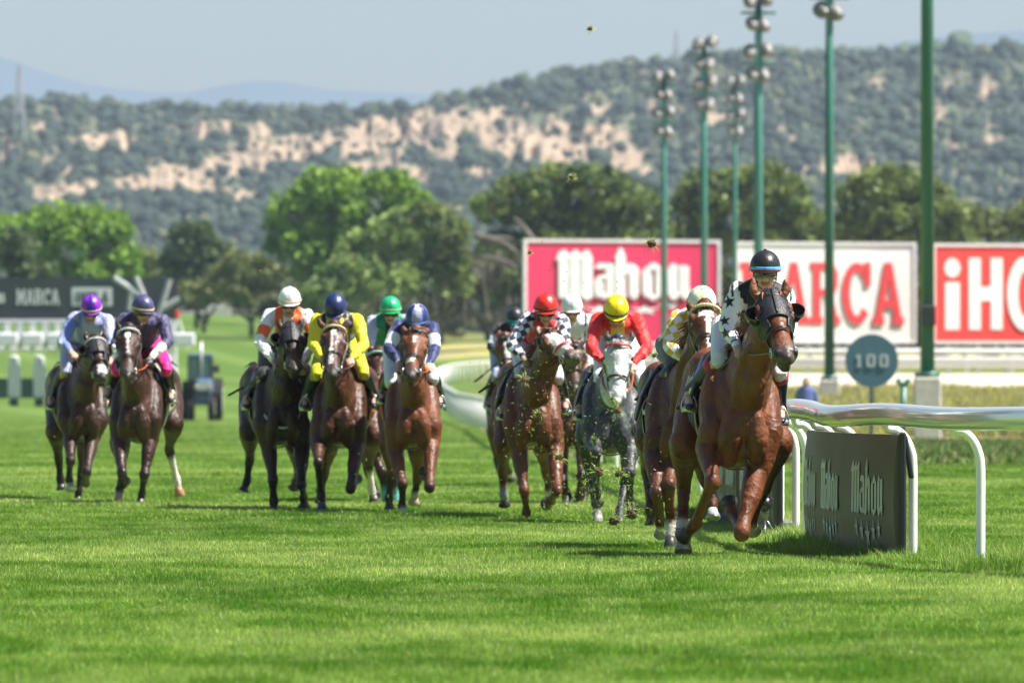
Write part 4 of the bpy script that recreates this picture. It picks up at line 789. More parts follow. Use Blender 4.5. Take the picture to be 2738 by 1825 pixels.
HAIR = mat('horse_hair', attr='Col', rough=.5, var=.25, vscale=12); LEA = mat('leather_strap', attr='Col', rough=.38, var=.1, vscale=20); CLO = mat('race_cloth', attr='Col', rough=.75, var=.12, vscale=9, bump=.35, bscale=30)
SILK = mat('race_silk', attr='Col', rough=.55, var=.05, vscale=5, sheen=.2, spec=.35, bump=.5, bscale=18); BOOT = mat('boot_leather', attr='Col', rough=.38, var=.15, vscale=10, coat=.05); CAPM = mat('cap_silk', attr='Col', rough=.40, var=.08, vscale=8, bump=.35, bscale=22)
SKINM = mat('skin', attr='Col', rough=.5, var=.05); METAL = mat('bright_metal', (.55, .55, .54), .38, 1.); LENSM = mat('goggle_lens', attr='Col', rough=.08, var=.05, spec=.8)
def bez(pts, r, col, name, m, par, n=8, res=5): q = MB(); q.tube([tuple(p) for p in pts], r, n=n, res=res, col=col); return q.build(name, m, par, True)
def lerpc(a, b_, t): return tuple(a[i] * (1 - t) + b_[i] * t for i in range(3))
def horse(d):
    s0 = d['s']; D = F / s0; Wp = lambda p, dd=0.: P(p[0], p[1], D + (p[2] if len(p) > 2 else dd))
    coat, dark = d['coat'], d['points']; leg = lerpc(coat, dark, .85 if d.get('bay') else .25)
    Cc = Wp(d['chest'], 0.05); Rr = Wp(d['rump'], 1.5); fw = (Cc - Rr).normalized(); side = Vector((0, 0, 1)).cross(fw) * -1; side.normalize(); up = side.cross(fw) * -1
    if up.z < 0: up = -up
    if side.x < 0: side = -side
    k = d.get('k', 1.); q = MB(); c0 = coat; cb = lerpc(coat, (0, 0, 0), .08)
    L_ = (Cc - Rr).length / 1.45
    def B(y, x=0., z=0.): return Cc - fw * (y * L_) + side * (x * k) + up * (z * k)
    secs = [(-.13, .09, .13, -.03), (-.06, .15, .23, -.02), (.08, .20, .31, .0), (.3, .235, .37, .03), (.6, .255, .375, .02), (.95, .26, .345, .02), (1.25, .25, .30, .05), (1.5, .245, .30, .06), (1.75, .22, .235, .03), (1.9, .11, .13, .0)]
    q.limb([B(y, 0, z) for y, a_, h, z in secs], [(a_ * k, h * k) for y, a_, h, z in secs], n=22, res=3, side=side, col=c0)
    q.limb([B(.25, 0, .33), B(.5, 0, .37), B(.8, 0, .33)], [.06 * k, .055 * k, .05 * k], col=c0)
    # neck
    poll, muz = Wp(d['poll']), Wp(d['muzzle']); hd = (muz - poll).normalized(); HL = (muz - poll).length
    hs = hd.cross(Vector((0, 0, 1))); hs = (side - hd * side.dot(hd)).normalized() if d.get('straight', True) else hs.normalized()
    if hs.x < 0: hs = -hs
    if d.get('roll'): hs = (Matrix.Rotation(d['roll'], 3, hd) @ hs)
    hn = hs.cross(hd); hn = -hn if hn.y > 0 else hn; hn.normalize()
    hk = d.get('hk', 1.12) * k
    nb_ = d.get('nb', 0.); n0, n1_ = B(.28, nb_ * .5, .12), B(.02, nb_, .22); occ = poll - hn * .02 + hd * .06 * hk
    back = -hn * .055 * hk
    neck = [n0, n1_.lerp(occ, .12), n1_.lerp(occ, .4) - Vector((0, 0, 0)) + fw * -.01, n1_.lerp(occ, .72), occ + back]
    nr = [(.15 * k, .29 * k), (.135 * k, .27 * k), (.105 * k, .21 * k), (.088 * k, .155 * k), (.075 * hk, .115 * hk)]
    q.limb(neck, nr, n=18, res=4, side=side, col=c0)
    # jugular grooves and windpipe
    thr = occ - hn * .14 * hk + hd * .10 * hk
    q.limb([B(-.06, 0, .08), B(-.08, 0, .22).lerp(thr, .35), thr], [.07 * k, .06 * k, .05 * k], n=12, side=side, col=c0)
    for sg in (-1, 1):
        q.limb([B(-.10, sg * .05, -.02), (B(-.04, sg * .10, .25).lerp(thr + side * sg * .05, .5)), thr + side * sg * .045], [.055 * k, .05 * k, .035 * k], n=10, col=c0)
        q.limb([B(-.16, sg * .075, .02), B(-.17, sg * .085, -.12), B(-.12, sg * .09, -.25)], [(.06 * k), (.078 * k), (.055 * k)], n=12, col=c0)         # breast muscles
        q.limb([B(.38, sg * .12, .28), B(.18, sg * .175, .12), B(-.02, sg * .178, -.07)], [(.070 * k, .12 * k), (.078 * k, .13 * k), (.078 * k, .095 * k)], n=14, side=side, col=c0)   # shoulder blade
        q.limb([B(1.3, sg * .11, .22), B(1.55, sg * .13, .12), B(1.7, sg * .13, -.05)], [.13 * k, .14 * k, .12 * k], n=14, col=c0)
    q.ball(B(-.155, 0, -.18), (.045 * k, .04 * k, .07 * k), col=c0)
    # fore legs
    hooves = []; sockc = (.62, .58, .52)
    def legcols(spec, cols_):
        o = list(cols_); s_ = spec.get('sock', 0)
        for i in range(len(o) - s_, len(o)): o[i] = spec.get('sockc', sockc)
        return o
    for sg, spec in ((-1, d['fl']), (1, d['fr'])):
        E, Kn, Ft, Hf = [Wp(p) for p in spec['j']]; sp = B(-.02, sg * .175, -.08); w = spec.get('w', 1.) * k; pa = Ft.lerp(Hf, .55)
        fdir = (Kn - E).normalized(); sdir = (Ft - Kn).normalized(); m1 = E.lerp(Kn, .35); m2 = E.lerp(Kn, .8)
        fc = lerpc(coat, leg, .3)
        cs = legcols(spec, [coat, coat, fc, lerpc(coat, leg, .8), leg, leg, leg, leg, leg])
        q.limb([sp, E], [.098 * k, .085 * k], n=14, res=2, col=coat)
        q.limb([E, m1, m2, Kn - fdir * .01, Kn + sdir * .045, Kn.lerp(Ft, .5), Ft - sdir * .03, Ft, pa], [(.078 * w, .09 * w), (.070 * w, .080 * w), (.047 * w, .052 * w), .053 * w, .042 * w, .034 * w, .036 * w, .046 * w, .036 * w], n=14, res=3, side=side, seg_cols=cs)
        q.ball(Kn - (sdir - fdir) * .012, (.056 * w, .06 * w, .06 * w), col=cs[3])
        hooves.append((pa, Hf, spec, w, cs[-1]))
    for sg, spec in ((-1, d['hl']), (1, d['hr'])):
        St, Hk, Ft, Hf = [Wp(p) for p in spec['j']]; hip = B(1.5, sg * .13, .12); w = spec.get('w', 1.) * k; pa = Ft.lerp(Hf, .5); gd = (Hk - St).normalized(); sd_ = (Ft - Hk).normalized()
        cs = legcols(spec, [coat, coat, coat, lerpc(coat, leg, .5), leg, leg, leg, leg, leg])
        q.limb([hip, hip.lerp(St, .5) - fw * .06, St], [(.13 * k, .21 * k), (.125 * k, .20 * k), (.095 * k, .12 * k)], n=16, side=side, col=coat)
        q.limb([St, St.lerp(Hk, .3) - fw * .03, St.lerp(Hk, .75), Hk, Hk + sd_ * .06, Hk.lerp(Ft, .5), Ft - sd_ * .04, Ft, pa], [(.11 * w, .12 * w), (.09 * w, .105 * w), (.052 * w, .06 * w), (.05 * w, .066 * w), .045 * w, .036 * w, .037 * w, .046 * w, .037 * w], n=14, res=3, side=side, seg_cols=cs)
        q.limb([Hk - gd * .10 - fw * .05, Hk - fw * .055], [.03 * w, .038 * w], n=10, res=2, col=cs[3])
        hooves.append((pa, Hf, spec, w, cs[-1]))
    # head
    def H(t, x=0., nn=0.): return poll + hd * (t * HL) + hs * (x * hk) + hn * (nn * hk)
    mz = d.get('muzc', (.05, .04, .035)); hsec = [(-.06, .055, .06), (.0, .078, .095), (.12, .098, .118), (.27, .108, .128), (.42, .086, .118), (.58, .066, .092), (.74, .058, .068), (.88, .068, .064), (.98, .064, .058), (1.03, .040, .040)]
    q.limb([H(t, 0, .055 - b_ * .86) for t, a_, b_ in hsec], [(a_ * hk, b_ * hk) for t, a_, b_ in hsec], n=20, res=3, side=hs, seg_cols=[coat, coat, coat, coat, coat, coat, coat, lerpc(coat, mz, .45), mz, mz])
    M3 = Matrix((hs, hn, hd)).transposed()
    for sg in (-1, 1):
        q.ball(H(.30, sg * .062, -.10), (.036 * hk, .088 * hk, .10 * hk), M3, n=14, m=10, col=coat)
        q.ball(H(.20, sg * .088, .012), (.028 * hk, .035 * hk, .045 * hk), M3, col=coat); q.ball(H(.31, sg * .094, -.005), (.022 * hk, .026 * hk, .040 * hk), M3, col=coat)
        q.limb([H(.36, sg * .072, -.005), H(.58, sg * .052, .005)], [.016 * hk, .010 * hk], n=8, col=coat)                # facial crest
        q.ball(H(.93, sg * .046, .012), (.031 * hk, .030 * hk, .040 * hk), M3, col=mz); q.ball(H(.945, sg * .054, .030), (.019 * hk, .021 * hk, .028 * hk), M3, col=(.006, .004, .004))
        e0 = H(.0, sg * .062, -.01); et = Wp(d['ears'][0 if sg < 0 else 1]); em = e0.lerp(et, .45) + hs * sg * .016 * hk
        q.limb([e0, em, e0.lerp(et, .8), et], [(.024 * hk, .022 * hk), (.028 * hk, .018 * hk), (.017 * hk, .012 * hk), (.004, .004)], n=12, res=3, side=hs, seg_cols=[coat, coat, coat, lerpc(coat, dark, .5)])
    q.limb([H(.90, 0, -.088), H(1.0, 0, -.075)], [(.042 * hk, .03 * hk), (.034 * hk, .026 * hk)], n=12, res=2, side=hs, col=lerpc(mz, coat, .2))     # lower lip
    if d.get('tack_only'): pass
    blaze = d.get('blaze'); ivh = np.array(Matrix((hs, hn, hd)))
    spots = d.get('dapple')
    def push(co_, cols):
        org = co_.copy()
        for i in range(len(co_)):
            p = Vector(co_[i]); v_ = max(0., .07 - abs(noise.noise(p * 7 + Vector((2, 0, 0))))) * .055 + noise.noise(p * 5) * .006; co_[i] += LASTN[i] * v_
        rel = (org - np.array(tuple(poll))) @ ivh.T; x, nn, t = rel[:, 0] / hk, rel[:, 1] / hk, rel[:, 2] / HL
        inh = (t > -.02) & (t < 1.08) & (np.abs(x) < .14) & (nn > -.22) & (nn < .12)
        if blaze:
            for (t0, t1, w0, w1, cx) in blaze: f = np.clip((t - t0) / (t1 - t0), 0, 1); ww = w0 + (w1 - w0) * f; jag = .004 * np.sin(t * 60) ; on = inh & (t > t0) & (t < t1) & (np.abs(x - cx) < ww + jag) & (nn > -.045) ; cols[on, :3] = (.66, .62, .58)
        # nostril, inner ear, mouth line
        mouth = inh & (t > .86) & (np.abs(nn + .062) < .006); cols[mouth, :3] *= .3
        if spots:
            for i in range(len(co_)):
                p = co_[i]; v = noise.noise(Vector(p) * 14); v2 = noise.noise(Vector(p) * 4 + Vector((5, 0, 0))); f = 1 + .35 * (v > .12) + .25 * v2; cols[i, :3] = np.clip(cols[i, :3] * f, 0, .8)
            hm = np.clip(1 - np.maximum(0, t - .9) * 6, 0, 1) * inh; cols[:, :3] = cols[:, :3] * (1 - hm[:, None]) + np.array((.62, .63, .63)) * hm[:, None]
        return co_, cols
    ho = fuse(q, 'horse', COATM, None, d.get('vox', .014), 5, push); tag(ho, d['label'], 'horse', 'racing horses in the field')
    # hooves
    for pa, Hf, spec, w, cc in hooves:
        dr = (Hf - pa).normalized(); c1 = spec.get('hoofc', (.045, .04, .035)); hq = MB(); hq.tube([pa + dr * .0, pa + dr * .035 * w, Hf + dr * .012, Hf + dr * .018], [(.034 * w), (.042 * w), (.058 * w), (.052 * w)], n=18, side=side, col=c1)
        sh = hq.build('hoof', HOOF, ho, True)
        rg = MB(); a_ = side - dr * side.dot(dr); a_.normalize(); b_ = dr.cross(a_); e = Hf + dr * .019
        rg.tube([e + (a_ * math.cos(t) + b_ * math.sin(t)) * .048 * w for t in np.linspace(R(-60), R(240), 16)], [(.006, .006)] * 16, n=6); rg.build('horseshoe', METAL, sh, True)
    for sg in (-1, 1): eq = MB(); eq.ball(H(.275, sg * .102, .004), (.017 * hk, .020 * hk, .022 * hk), M3, n=14, m=10); eq.build('eye', EYE, ho, True)
    # mane: strands along the crest, blown back; forelock
    mq = MB(); mc = d.get('mane', dark); rr = random.Random(int(D * 10)); crest = [B(.30, 0, .40), n1_.lerp(occ, .4) + up * .20 * k - fw * .10, n1_.lerp(occ, .75) - fw * .11 + up * .10, poll - hn * .05 - hd * .01]
    cr = catmull([tuple(c) for c in crest], 12); ms = d.get('mane_side', -1)
    for i in range(d.get('strands', 90)):
        j = rr.random() * (len(cr) - 1); p = Vector(cr[int(j)]); l = rr.uniform(.08, .17) * (1 if j < 30 else .8); dr = (side * ms * rr.uniform(.3, 1.0) - fw * rr.uniform(.2, .9) + Vector((0, 0, rr.uniform(-.5, .35)))).normalized()
        mq.tube([p - dr * .03, p + dr * l * .4 + Vector((0, 0, .01)), p + dr * l + Vector((0, 0, -l * .35))], [.012, .010, .002], n=4, res=2, col=lerpc(mc, (0, 0, 0), rr.random() * .5))
    for i in range(16 if d.get('forelock', True) else 0):
        p = H(-.02, rr.uniform(-.04, .04), .04); mq.tube([p, p + hn * .04 + hd * .04 + hs * rr.uniform(-.03, .03), p + hd * rr.uniform(.06, .14) + hn * .015 + hs * rr.uniform(-.05, .05)], [.010, .008, .002], n=4, res=2, col=mc)
    mq.build('mane', HAIR, ho, True)
    tq = MB(); tb = B(1.88, 0, .15)
    for i in range(60):
        a_ = tb + side * rr.uniform(-.03, .03); e = tb - fw * rr.uniform(.3, .75) + side * rr.uniform(-.14, .14) + up * rr.uniform(-.45, .05); tq.tube([a_, a_.lerp(e, .5) + up * .10, e], [.014, .016, .003], n=4, res=3, col=lerpc(dark, (0, 0, 0), rr.random() * .4))
    tq.build('tail', HAIR, ho, True)
    # bridle
    def ring(t, name, r, col, lo=0., hi=360., grow=.006, n_=30, tilt=0., m=LEA):
        T_ = [x[0] for x in hsec]; a_ = float(np.interp(t, T_, [x[1] for x in hsec])) + grow / 1; b_ = float(np.interp(t, T_, [x[2] for x in hsec])) + grow; cz = .055 - float(np.interp(t, T_, [x[2] for x in hsec])) * .86
        pts = []
        for i in range(n_ + 1): th = R(lo + (hi - lo) * i / n_); pts.append(H(t - tilt * math.sin(th), a_ * math.cos(th) * 1.03, cz + b_ * math.sin(th)))
        qq = MB(); qq.tube(pts, [r] * len(pts), n=8, col=col, side=hd); return qq, pts
    bc = d.get('bridle', (.02, .014, .012)); br = MB()
    bandc = d.get('band', bc); qq, pb = ring(.06, 'b', (.011, .006), bandc, 8, 172, .012, tilt=-.03)
    if d.get('band_beads'):
        for i, p in enumerate(pb[4:-4]): qq.ball(p + hn * .006, .0125, n=8, m=6, col=d['band_beads'] if i % 2 == 0 else lerpc(d['band_beads'], (0, 0, 0), .3))
    bo = qq.build('bridle', LEA, ho, True)
    qq, pn = ring(.60, 'n', (.011, .006), d.get('noseband', bc), 0, 360, .010, tilt=-.02); qq.build('noseband', LEA, bo, True)
    if d.get('sheepskin'):
        qq, ps = ring(.56, 's', .026, (.60, .58, .52), 20, 160, .02, tilt=-.02); qq.build('sheepskin', CLO, bo, False)
    for sg in (-1, 1):
        ck = [H(.03, sg * .088, -.02), H(.25, sg * .110, -.06), H(.52, sg * .085, -.05), H(.80, sg * .066, -.03)]; bez(ck, [(.009, .004)] * 4, bc, 'cheek_strap', LEA, bo, res=4)
        rb = H(.82, sg * .072, -.03); qq = MB(); qq.tube([rb + hd * .034 * math.cos(t) + hn * .034 * math.sin(t) for t in np.linspace(0, 2 * math.pi, 15)], .0055, n=6); qq.build('bit_ring', METAL, bo, True)
        qq = MB(); qq.tube([H(.80, sg * .075, -.02), H(.82, sg * .05, -.045)], .009, n=8); qq.build('bit_end', METAL, bo, True)
        hand = d.get('hands'); 
        if hand: hp = Wp(hand[0 if sg < 0 else 1]); bez([rb, rb.lerp(hp, .5) + Vector((0, 0, -.03)) + side * sg * .02, hp], [(.010, .004)] * 3, d.get('rein', (.02, .015, .012)), 'rein', LEA, bo, n=6, res=6)
        if d.get('shadow_roll'): pass
    # loop of the rein end / neck strap on the chest
    ns = d.get('neckstrap')
    if ns:
        pts = [B(.28, .19, .30), B(.05, .215, .12), B(-.13, .13, -.05), B(-.235, 0, -.11), B(-.13, -.13, -.05), B(.05, -.215, .12), B(.28, -.19, .30)]; bez(pts, [(.014, .007)] * 7, ns, 'breastplate', LEA, ho, res=6)
    # hood and blinkers
    hood = d.get('hood')
    if hood:
        hq = MB(); ts = np.linspace(-.03, hood.get('t1', .56), 26); NA = 36; T_ = [x[0] for x in hsec]; V = []; Fc = []; eyes = [H(.275, sg * .105, .0) for sg in (-1, 1)]
        for t in ts:
            a_ = float(np.interp(t, T_, [x[1] for x in hsec])) + .011; b_ = float(np.interp(t, T_, [x[2] for x in hsec])) + .012; cz = .055 - float(np.interp(t, T_, [x[2] for x in hsec])) * .86
            fl_ = .012 if .15 < t < .42 else 0.
            for i in range(NA): th = 2 * math.pi * i / NA; V.append(H(t - .05 * math.sin(th) * (t / .5) * -1 * 0, (a_ + fl_ * abs(math.cos(th))) * math.cos(th), cz + b_ * math.sin(th)))
        for i in range(len(ts) - 1):
            for j in range(NA):
                f = (i * NA + j, i * NA + (j + 1) % NA, (i + 1) * NA + (j + 1) % NA, (i + 1) * NA + j); c = (V[f[0]] + V[f[2]]) / 2; th = (j + .5) / NA * 2 * math.pi; tt = ts[i]
                if min((c - e).length for e in eyes) < .050 * hk: continue
                if tt > .40 and math.sin(th) > .25 and abs(math.cos(th)) < .62 + (.56 - tt) * 0: continue
                Fc.append(f)
        hq.add(V, Fc, hood['col']); h_o = hq.build('hood', mat('hood_mesh', attr='Col', rough=.5, var=.12, vscale=12, bump=.3, bscale=60), ho, True, fix=False); sdm = h_o.modifiers.new('thick', 'SOLIDIFY'); sdm.thickness = .004
        sq = MB(); sq.tube([H(t, 0, .055 + .02 + float(np.interp(t, T_, [x[2] for x in hsec])) * .14 - .004) for t in np.linspace(0, .40, 8)], [(.007, .003)] * 8, n=6, side=hs, col=lerpc(hood['col'], (0, 0, 0), .6)); sq.build('seam', LEA, h_o, True)
        for sg in (-1, 1):
            rc = H(.275, sg * .108, .0); ax = (hs * sg * .78 + hn * .62).normalized(); a1 = (hd - ax * hd.dot(ax)).normalized(); a2 = ax.cross(a1)
            rq = MB(); rq.tube([rc + (a1 * math.cos(t) + a2 * math.sin(t)) * .052 * hk for t in np.linspace(0, 2 * math.pi, 25)], .006, n=6, col=hood['col']); rq.build('eye_rim', LEA, h_o, True)
            if hood.get('cups', True):
                cq = MB(); V = []; Fc = []; nA, nB = 14, 7; fwd = hn * .75 + hs * sg * .35 + hd * .1; fwd.normalize()
                ctr = H(.285, sg * .118, .0)
                for i in range(nA + 1):
                    ph = R(-100 + 200 * i / nA)
                    for j in range(nB + 1):
                        e = j / nB; rr_ = .060 * hk * math.sin(R(18 + 72 * e)); V.append(ctr + hs * sg * (rr_ * math.cos(ph) * 1.0 * (.55 + .45)) + hd * (rr_ * math.sin(ph)) + hn * hk * (-.035 + .075 * e ** 1.4))
                for i in range(nA):
                    for j in range(nB): a0 = i * (nB + 1) + j; Fc.append((a0, a0 + 1, a0 + nB + 2, a0 + nB + 1))
                cq.add(V, Fc, hood.get('cupc', (.01, .01, .012))); c_o = cq.build('blinker_cup', mat('cup_plastic', attr='Col', rough=.15, coat=.5), h_o, True, fix=False); sdm = c_o.modifiers.new('thick', 'SOLIDIFY'); sdm.thickness = .004
    # saddle, cloth and girth
    def trunk_ring(y, lo, hi, grow, n_=24):
        T_ = [x[0] for x in secs]; a_ = (float(np.interp(y, T_, [x[1] for x in secs])) + .0) * k + grow; b_ = float(np.interp(y, T_, [x[2] for x in secs])) * k + grow; z = float(np.interp(y, T_, [x[3] for x in secs])) * k
        return [B(y) + up * z + side * (a_ * math.cos(R(lo + (hi - lo) * i / n_))) + up * (b_ * math.sin(R(lo + (hi - lo) * i / n_))) for i in range(n_ + 1)]
    V = []; Fc = []; ysr = np.linspace(.42, 1.12, 12)
    for y in ysr: V += trunk_ring(y, -18, 198, .022)
    for i in range(len(ysr) - 1):
        for j in range(24): Fc.append((i * 25 + j, (i + 1) * 25 + j, (i + 1) * 25 + j + 1, i * 25 + j + 1))
    cq = MB(); cq.add(V, Fc, d.get('cloth', (.012, .016, .05))); c_o = cq.build('saddle_cloth', CLO, ho, True, fix=False); sdm = c_o.modifiers.new('thick', 'SOLIDIFY'); sdm.thickness = .008
    if d.get('cloth_mark'):
        cq = MB(); rr2 = random.Random(5)
        for sg in (-1, 1):
            for wv in place(GOTHIC, 0, 0, 1, 1) + [p for s_ in STARS5 for p in place(s_, .1, -.75, .8, .7)]:
                pts = []
                for a_, b_ in wv:
                    y = .50 + .52 * (a_ if sg < 0 else 1 - a_); th = (14 + 20 * b_); rg_ = trunk_ring(y, 180 - th if sg < 0 else th, 181 - th if sg < 0 else th + 1, .042, 1); pts.append(rg_[0])
                cq.add(pts, [tuple(range(len(pts)))], (.62, .60, .50))
        cq.build('cloth_lettering', CLO, c_o)
    sq = MB(); sq.limb([B(.40, 0, .40), B(.58, 0, .425), B(.85, 0, .42), B(1.0, 0, .46)], [(.10 * k, .03), (.13 * k, .035), (.15 * k, .03), (.12 * k, .03)], n=14, side=side, col=(.02, .014, .012))
    for sg in (-1, 1): sq.limb([B(.5, sg * .15, .36), B(.46, sg * .27, .18), B(.48, sg * .315, .02)], [(.03, .12), (.02, .13), (.015, .09)], n=12, side=side, col=(.02, .014, .012))
    sq.build('saddle', LEA, ho, True)
    gq = MB(); rg = trunk_ring(.46, 0, 360, .02, 36); gq.tube(rg, [(.035, .006)] * len(rg), n=8, side=fw, col=d.get('girth', (.30, .29, .24))); gq.build('girth', CLO, ho, True)
    d['_B'] = B; d['_side'] = side; d['_fw'] = fw; d['_horse'] = ho; d['_D'] = D
    return ho

# ------------------------------------------------------------------ riders
SKIN = (.52, .30, .21)
def hand_fingers(mb, wrist, hdir, side, up_, col=SKIN, sg=1, w=1.):
    """palm, four curled fingers of different length and a thumb closing on the rein"""
    pc = wrist + hdir * .045; mb.limb([wrist - hdir * .03, wrist + hdir * .02, wrist + hdir * .075], [(.026 * w, .021 * w), (.038 * w, .020 * w), (.040 * w, .017 * w)], n=12, side=side, col=col)
    for i, L_ in enumerate((.070, .078, .073, .058)):
        o = wrist + hdir * .072 + side * (.030 - .020 * i) * w; p1 = o + hdir * L_ * .42 - up_ * .012; p2 = p1 - up_ * L_ * .36 - hdir * .004; p3 = p2 - hdir * L_ * .30 + up_ * .004
        mb.limb([o, p1, p2, p3], [.0100, .0095, .0088, .0075], n=7, res=2, col=col)
    t0 = wrist + hdir * .015 + side * .032 * w - up_ * .004; t1 = t0 + hdir * .032 + side * .018 - up_ * .012; t2 = t1 + hdir * .024 - up_ * .016 - side * .006; mb.limb([t0, t1, t2], [.012, .011, .009], n=7, res=2, col=col)
def rider(d, h):
    s0 = h['s']; D = F / s0; r = d; Wp = lambda p, dd=0.: P(p[0], p[1], D + (p[2] if len(p) > 2 else dd)); side, fw = h['_side'], h['_fw']; sk = d.get('skin', SKIN); z = Vector((0, 0, 1)); k = d.get('k', 1.)
    hc0 = Wp(d['head'], .15); yaw = d.get('yaw', 0.); pit = d.get('pitch', 18)
    Rm = Matrix.Rotation(R(yaw), 3, 'Z') @ Matrix.Rotation(R(-180), 3, 'Z') @ Matrix.Rotation(R(-pit), 3, 'X') @ Matrix.Rotation(R(d.get('roll', 0)), 3, 'Y')   # local +Y = face direction (towards camera)
    hx, hf, hz = Rm @ Vector((1, 0, 0)), Rm @ Vector((0, 1, 0)), Rm @ Vector((0, 0, 1)); M3 = Matrix((hx, hf, hz)).transposed(); hc = hc0 - hz * (.088 * k); HP = lambda x, y, zz: hc + hx * (x * k) + hf * (y * k) + hz * (zz * k)
    shL, shR = Wp(d['sh'][0], .32), Wp(d['sh'][1], .32); elL, elR = Wp(d['el'][0], .16), Wp(d['el'][1], .16); haL, haR = Wp(d['ha'][0], .02), Wp(d['ha'][1], .02)
    knL, knR = Wp(d['kn'][0], .24), Wp(d['kn'][1], .24); ftL, ftR = Wp(d['ft'][0], .42), Wp(d['ft'][1], .42); hip = Wp(d['hip'], .95); mid = (shL + shR) / 2; neck = mid.lerp(HP(0, -.02, -.10), .35)
    spine = [hip, hip.lerp(mid, .5) + Vector((0, 0, .05)), mid + Vector((0, 0, -.02))]; shs = (shR - shL); shw = shs.length; sx_ = shs.normalized()
    b_ = MB()
    # bare body: one continuous figure under the clothes
    b_.limb(spine, [(.125 * k, .085 * k), (.13 * k, .09 * k), (shw * .40, .085 * k)], n=16, side=sx_, col=sk); b_.limb([mid, neck, HP(0, -.02, -.06)], [.055 * k, .052 * k, .05 * k], n=12, col=sk)
    b_.ball(HP(0, -.01, .03), (.074 * k, .093 * k, .098 * k), M3, n=20, m=14, col=sk); b_.limb([HP(0, .035, .0), HP(0, .045, -.055), HP(0, .052, -.088)], [(.058 * k, .045 * k), (.050 * k, .04 * k), (.026 * k, .024 * k)], n=16, side=hx, col=sk)
    b_.limb([HP(0, .080, .012), HP(0, .108, -.022)], [.010 * k, .016 * k], n=8, col=sk); b_.ball(HP(.012, .095, -.028), .010 * k, col=sk); b_.ball(HP(-.012, .095, -.028), .010 * k, col=sk)
    b_.limb([HP(-.045, .070, .028), HP(0, .083, .030), HP(.045, .070, .028)], [.010 * k] * 3, n=8, col=lerpc(sk, (.05, .03, .02), .4))
    b_.limb([HP(-.024, .084, -.052), HP(0, .090, -.050), HP(.024, .084, -.052)], [.0055 * k] * 3, n=8, col=(.30, .10, .08)); b_.limb([HP(-.020, .083, -.060), HP(0, .088, -.061), HP(.020, .083, -.060)], [.006 * k] * 3, n=8, col=(.34, .13, .10))
    for sg in (-1, 1):
        b_.ball(HP(sg * .074, -.01, -.005), (.012 * k, .02 * k, .032 * k), M3, col=sk); b_.ball(HP(sg * .030, .075, .008), (.013 * k, .010 * k, .009 * k), M3, n=10, m=8, col=(.5, .45, .42)); b_.ball(HP(sg * .030, .085, .008), .0045 * k, n=8, m=6, col=(.02, .015, .01)); b_.ball(HP(sg * .042, .062, -.025), (.02 * k, .018 * k, .018 * k), M3, col=sk)
    for sg, sh, el, ha in ((-1, shL, elL, haL), (1, shR, elR, haR)):
        b_.limb([sh, sh.lerp(el, .5), el, el.lerp(ha, .35), ha], [.046 * k, .043 * k, .036 * k, .035 * k, .024 * k], n=12, col=sk)
        g = d.get('gloves'); hdv = (ha - el).normalized(); hdv = (hdv + fw * .3).normalized(); sdv = (z.cross(hdv)).normalized(); upv = hdv.cross(sdv); upv = upv if upv.z > 0 else -upv
        hand_fingers(b_, ha, hdv, sdv if sdv.dot(Vector((0, 0, 1))) >= 0 else -sdv, upv, g or sk, sg, 1.)
    for sg, kn, ft in ((-1, knL, ftL), (1, knR, ftR)):
        hj = hip + sx_ * sg * .09; an = ft - Vector((0, .0, 0)) + Vector((0, .06, .09)); b_.limb([hj, hj.lerp(kn, .5) + z * .02, kn, kn.lerp(an, .4), an], [.085 * k, .070 * k, .050 * k, .05 * k, .034 * k], n=12, col=sk); b_.limb([an, ft + Vector((0, -.08, 0))], [.034, .028], n=10, col=sk)
    bo = fuse(b_, 'person', SKINM, None, d.get('vox', .011) * .8, 2); tag(bo, d['label'], 'person', 'jockeys riding in the race')
    # silks: one jacket of torso and sleeves
    j = MB(); A, Bc = d['jacket'], d.get('sleeve', d['jacket'])
    sp2 = [hip + Vector((0, -.12, 0)), hip.lerp(mid, .5) + Vector((0, 0, .06)), mid + Vector((0, .02, -.01))]
    j.limb(sp2, [(.145 * k, .10 * k), (.175 * k, .115 * k), (shw * .47, .105 * k)], n=22, res=4, side=sx_, col=A)
    j.limb([mid + Vector((0, -.03, -.04)), mid.lerp(hip, .35) + Vector((0, -.06, -.10))], [(shw * .40, .085 * k), (.13 * k, .09 * k)], n=18, side=sx_, col=A)      # blown front of the jacket
    j.limb([shL + sx_ * .03, mid + Vector((0, 0, .045)), shR - sx_ * .03], [.060 * k, .062 * k, .060 * k], n=14, col=A); j.limb([mid + Vector((0, 0, .02)), neck], [(.075 * k, .07 * k), (.062 * k, .058 * k)], n=14, res=2, side=sx_, col=d.get('collar', A))
    rr = random.Random(int(D * 7))
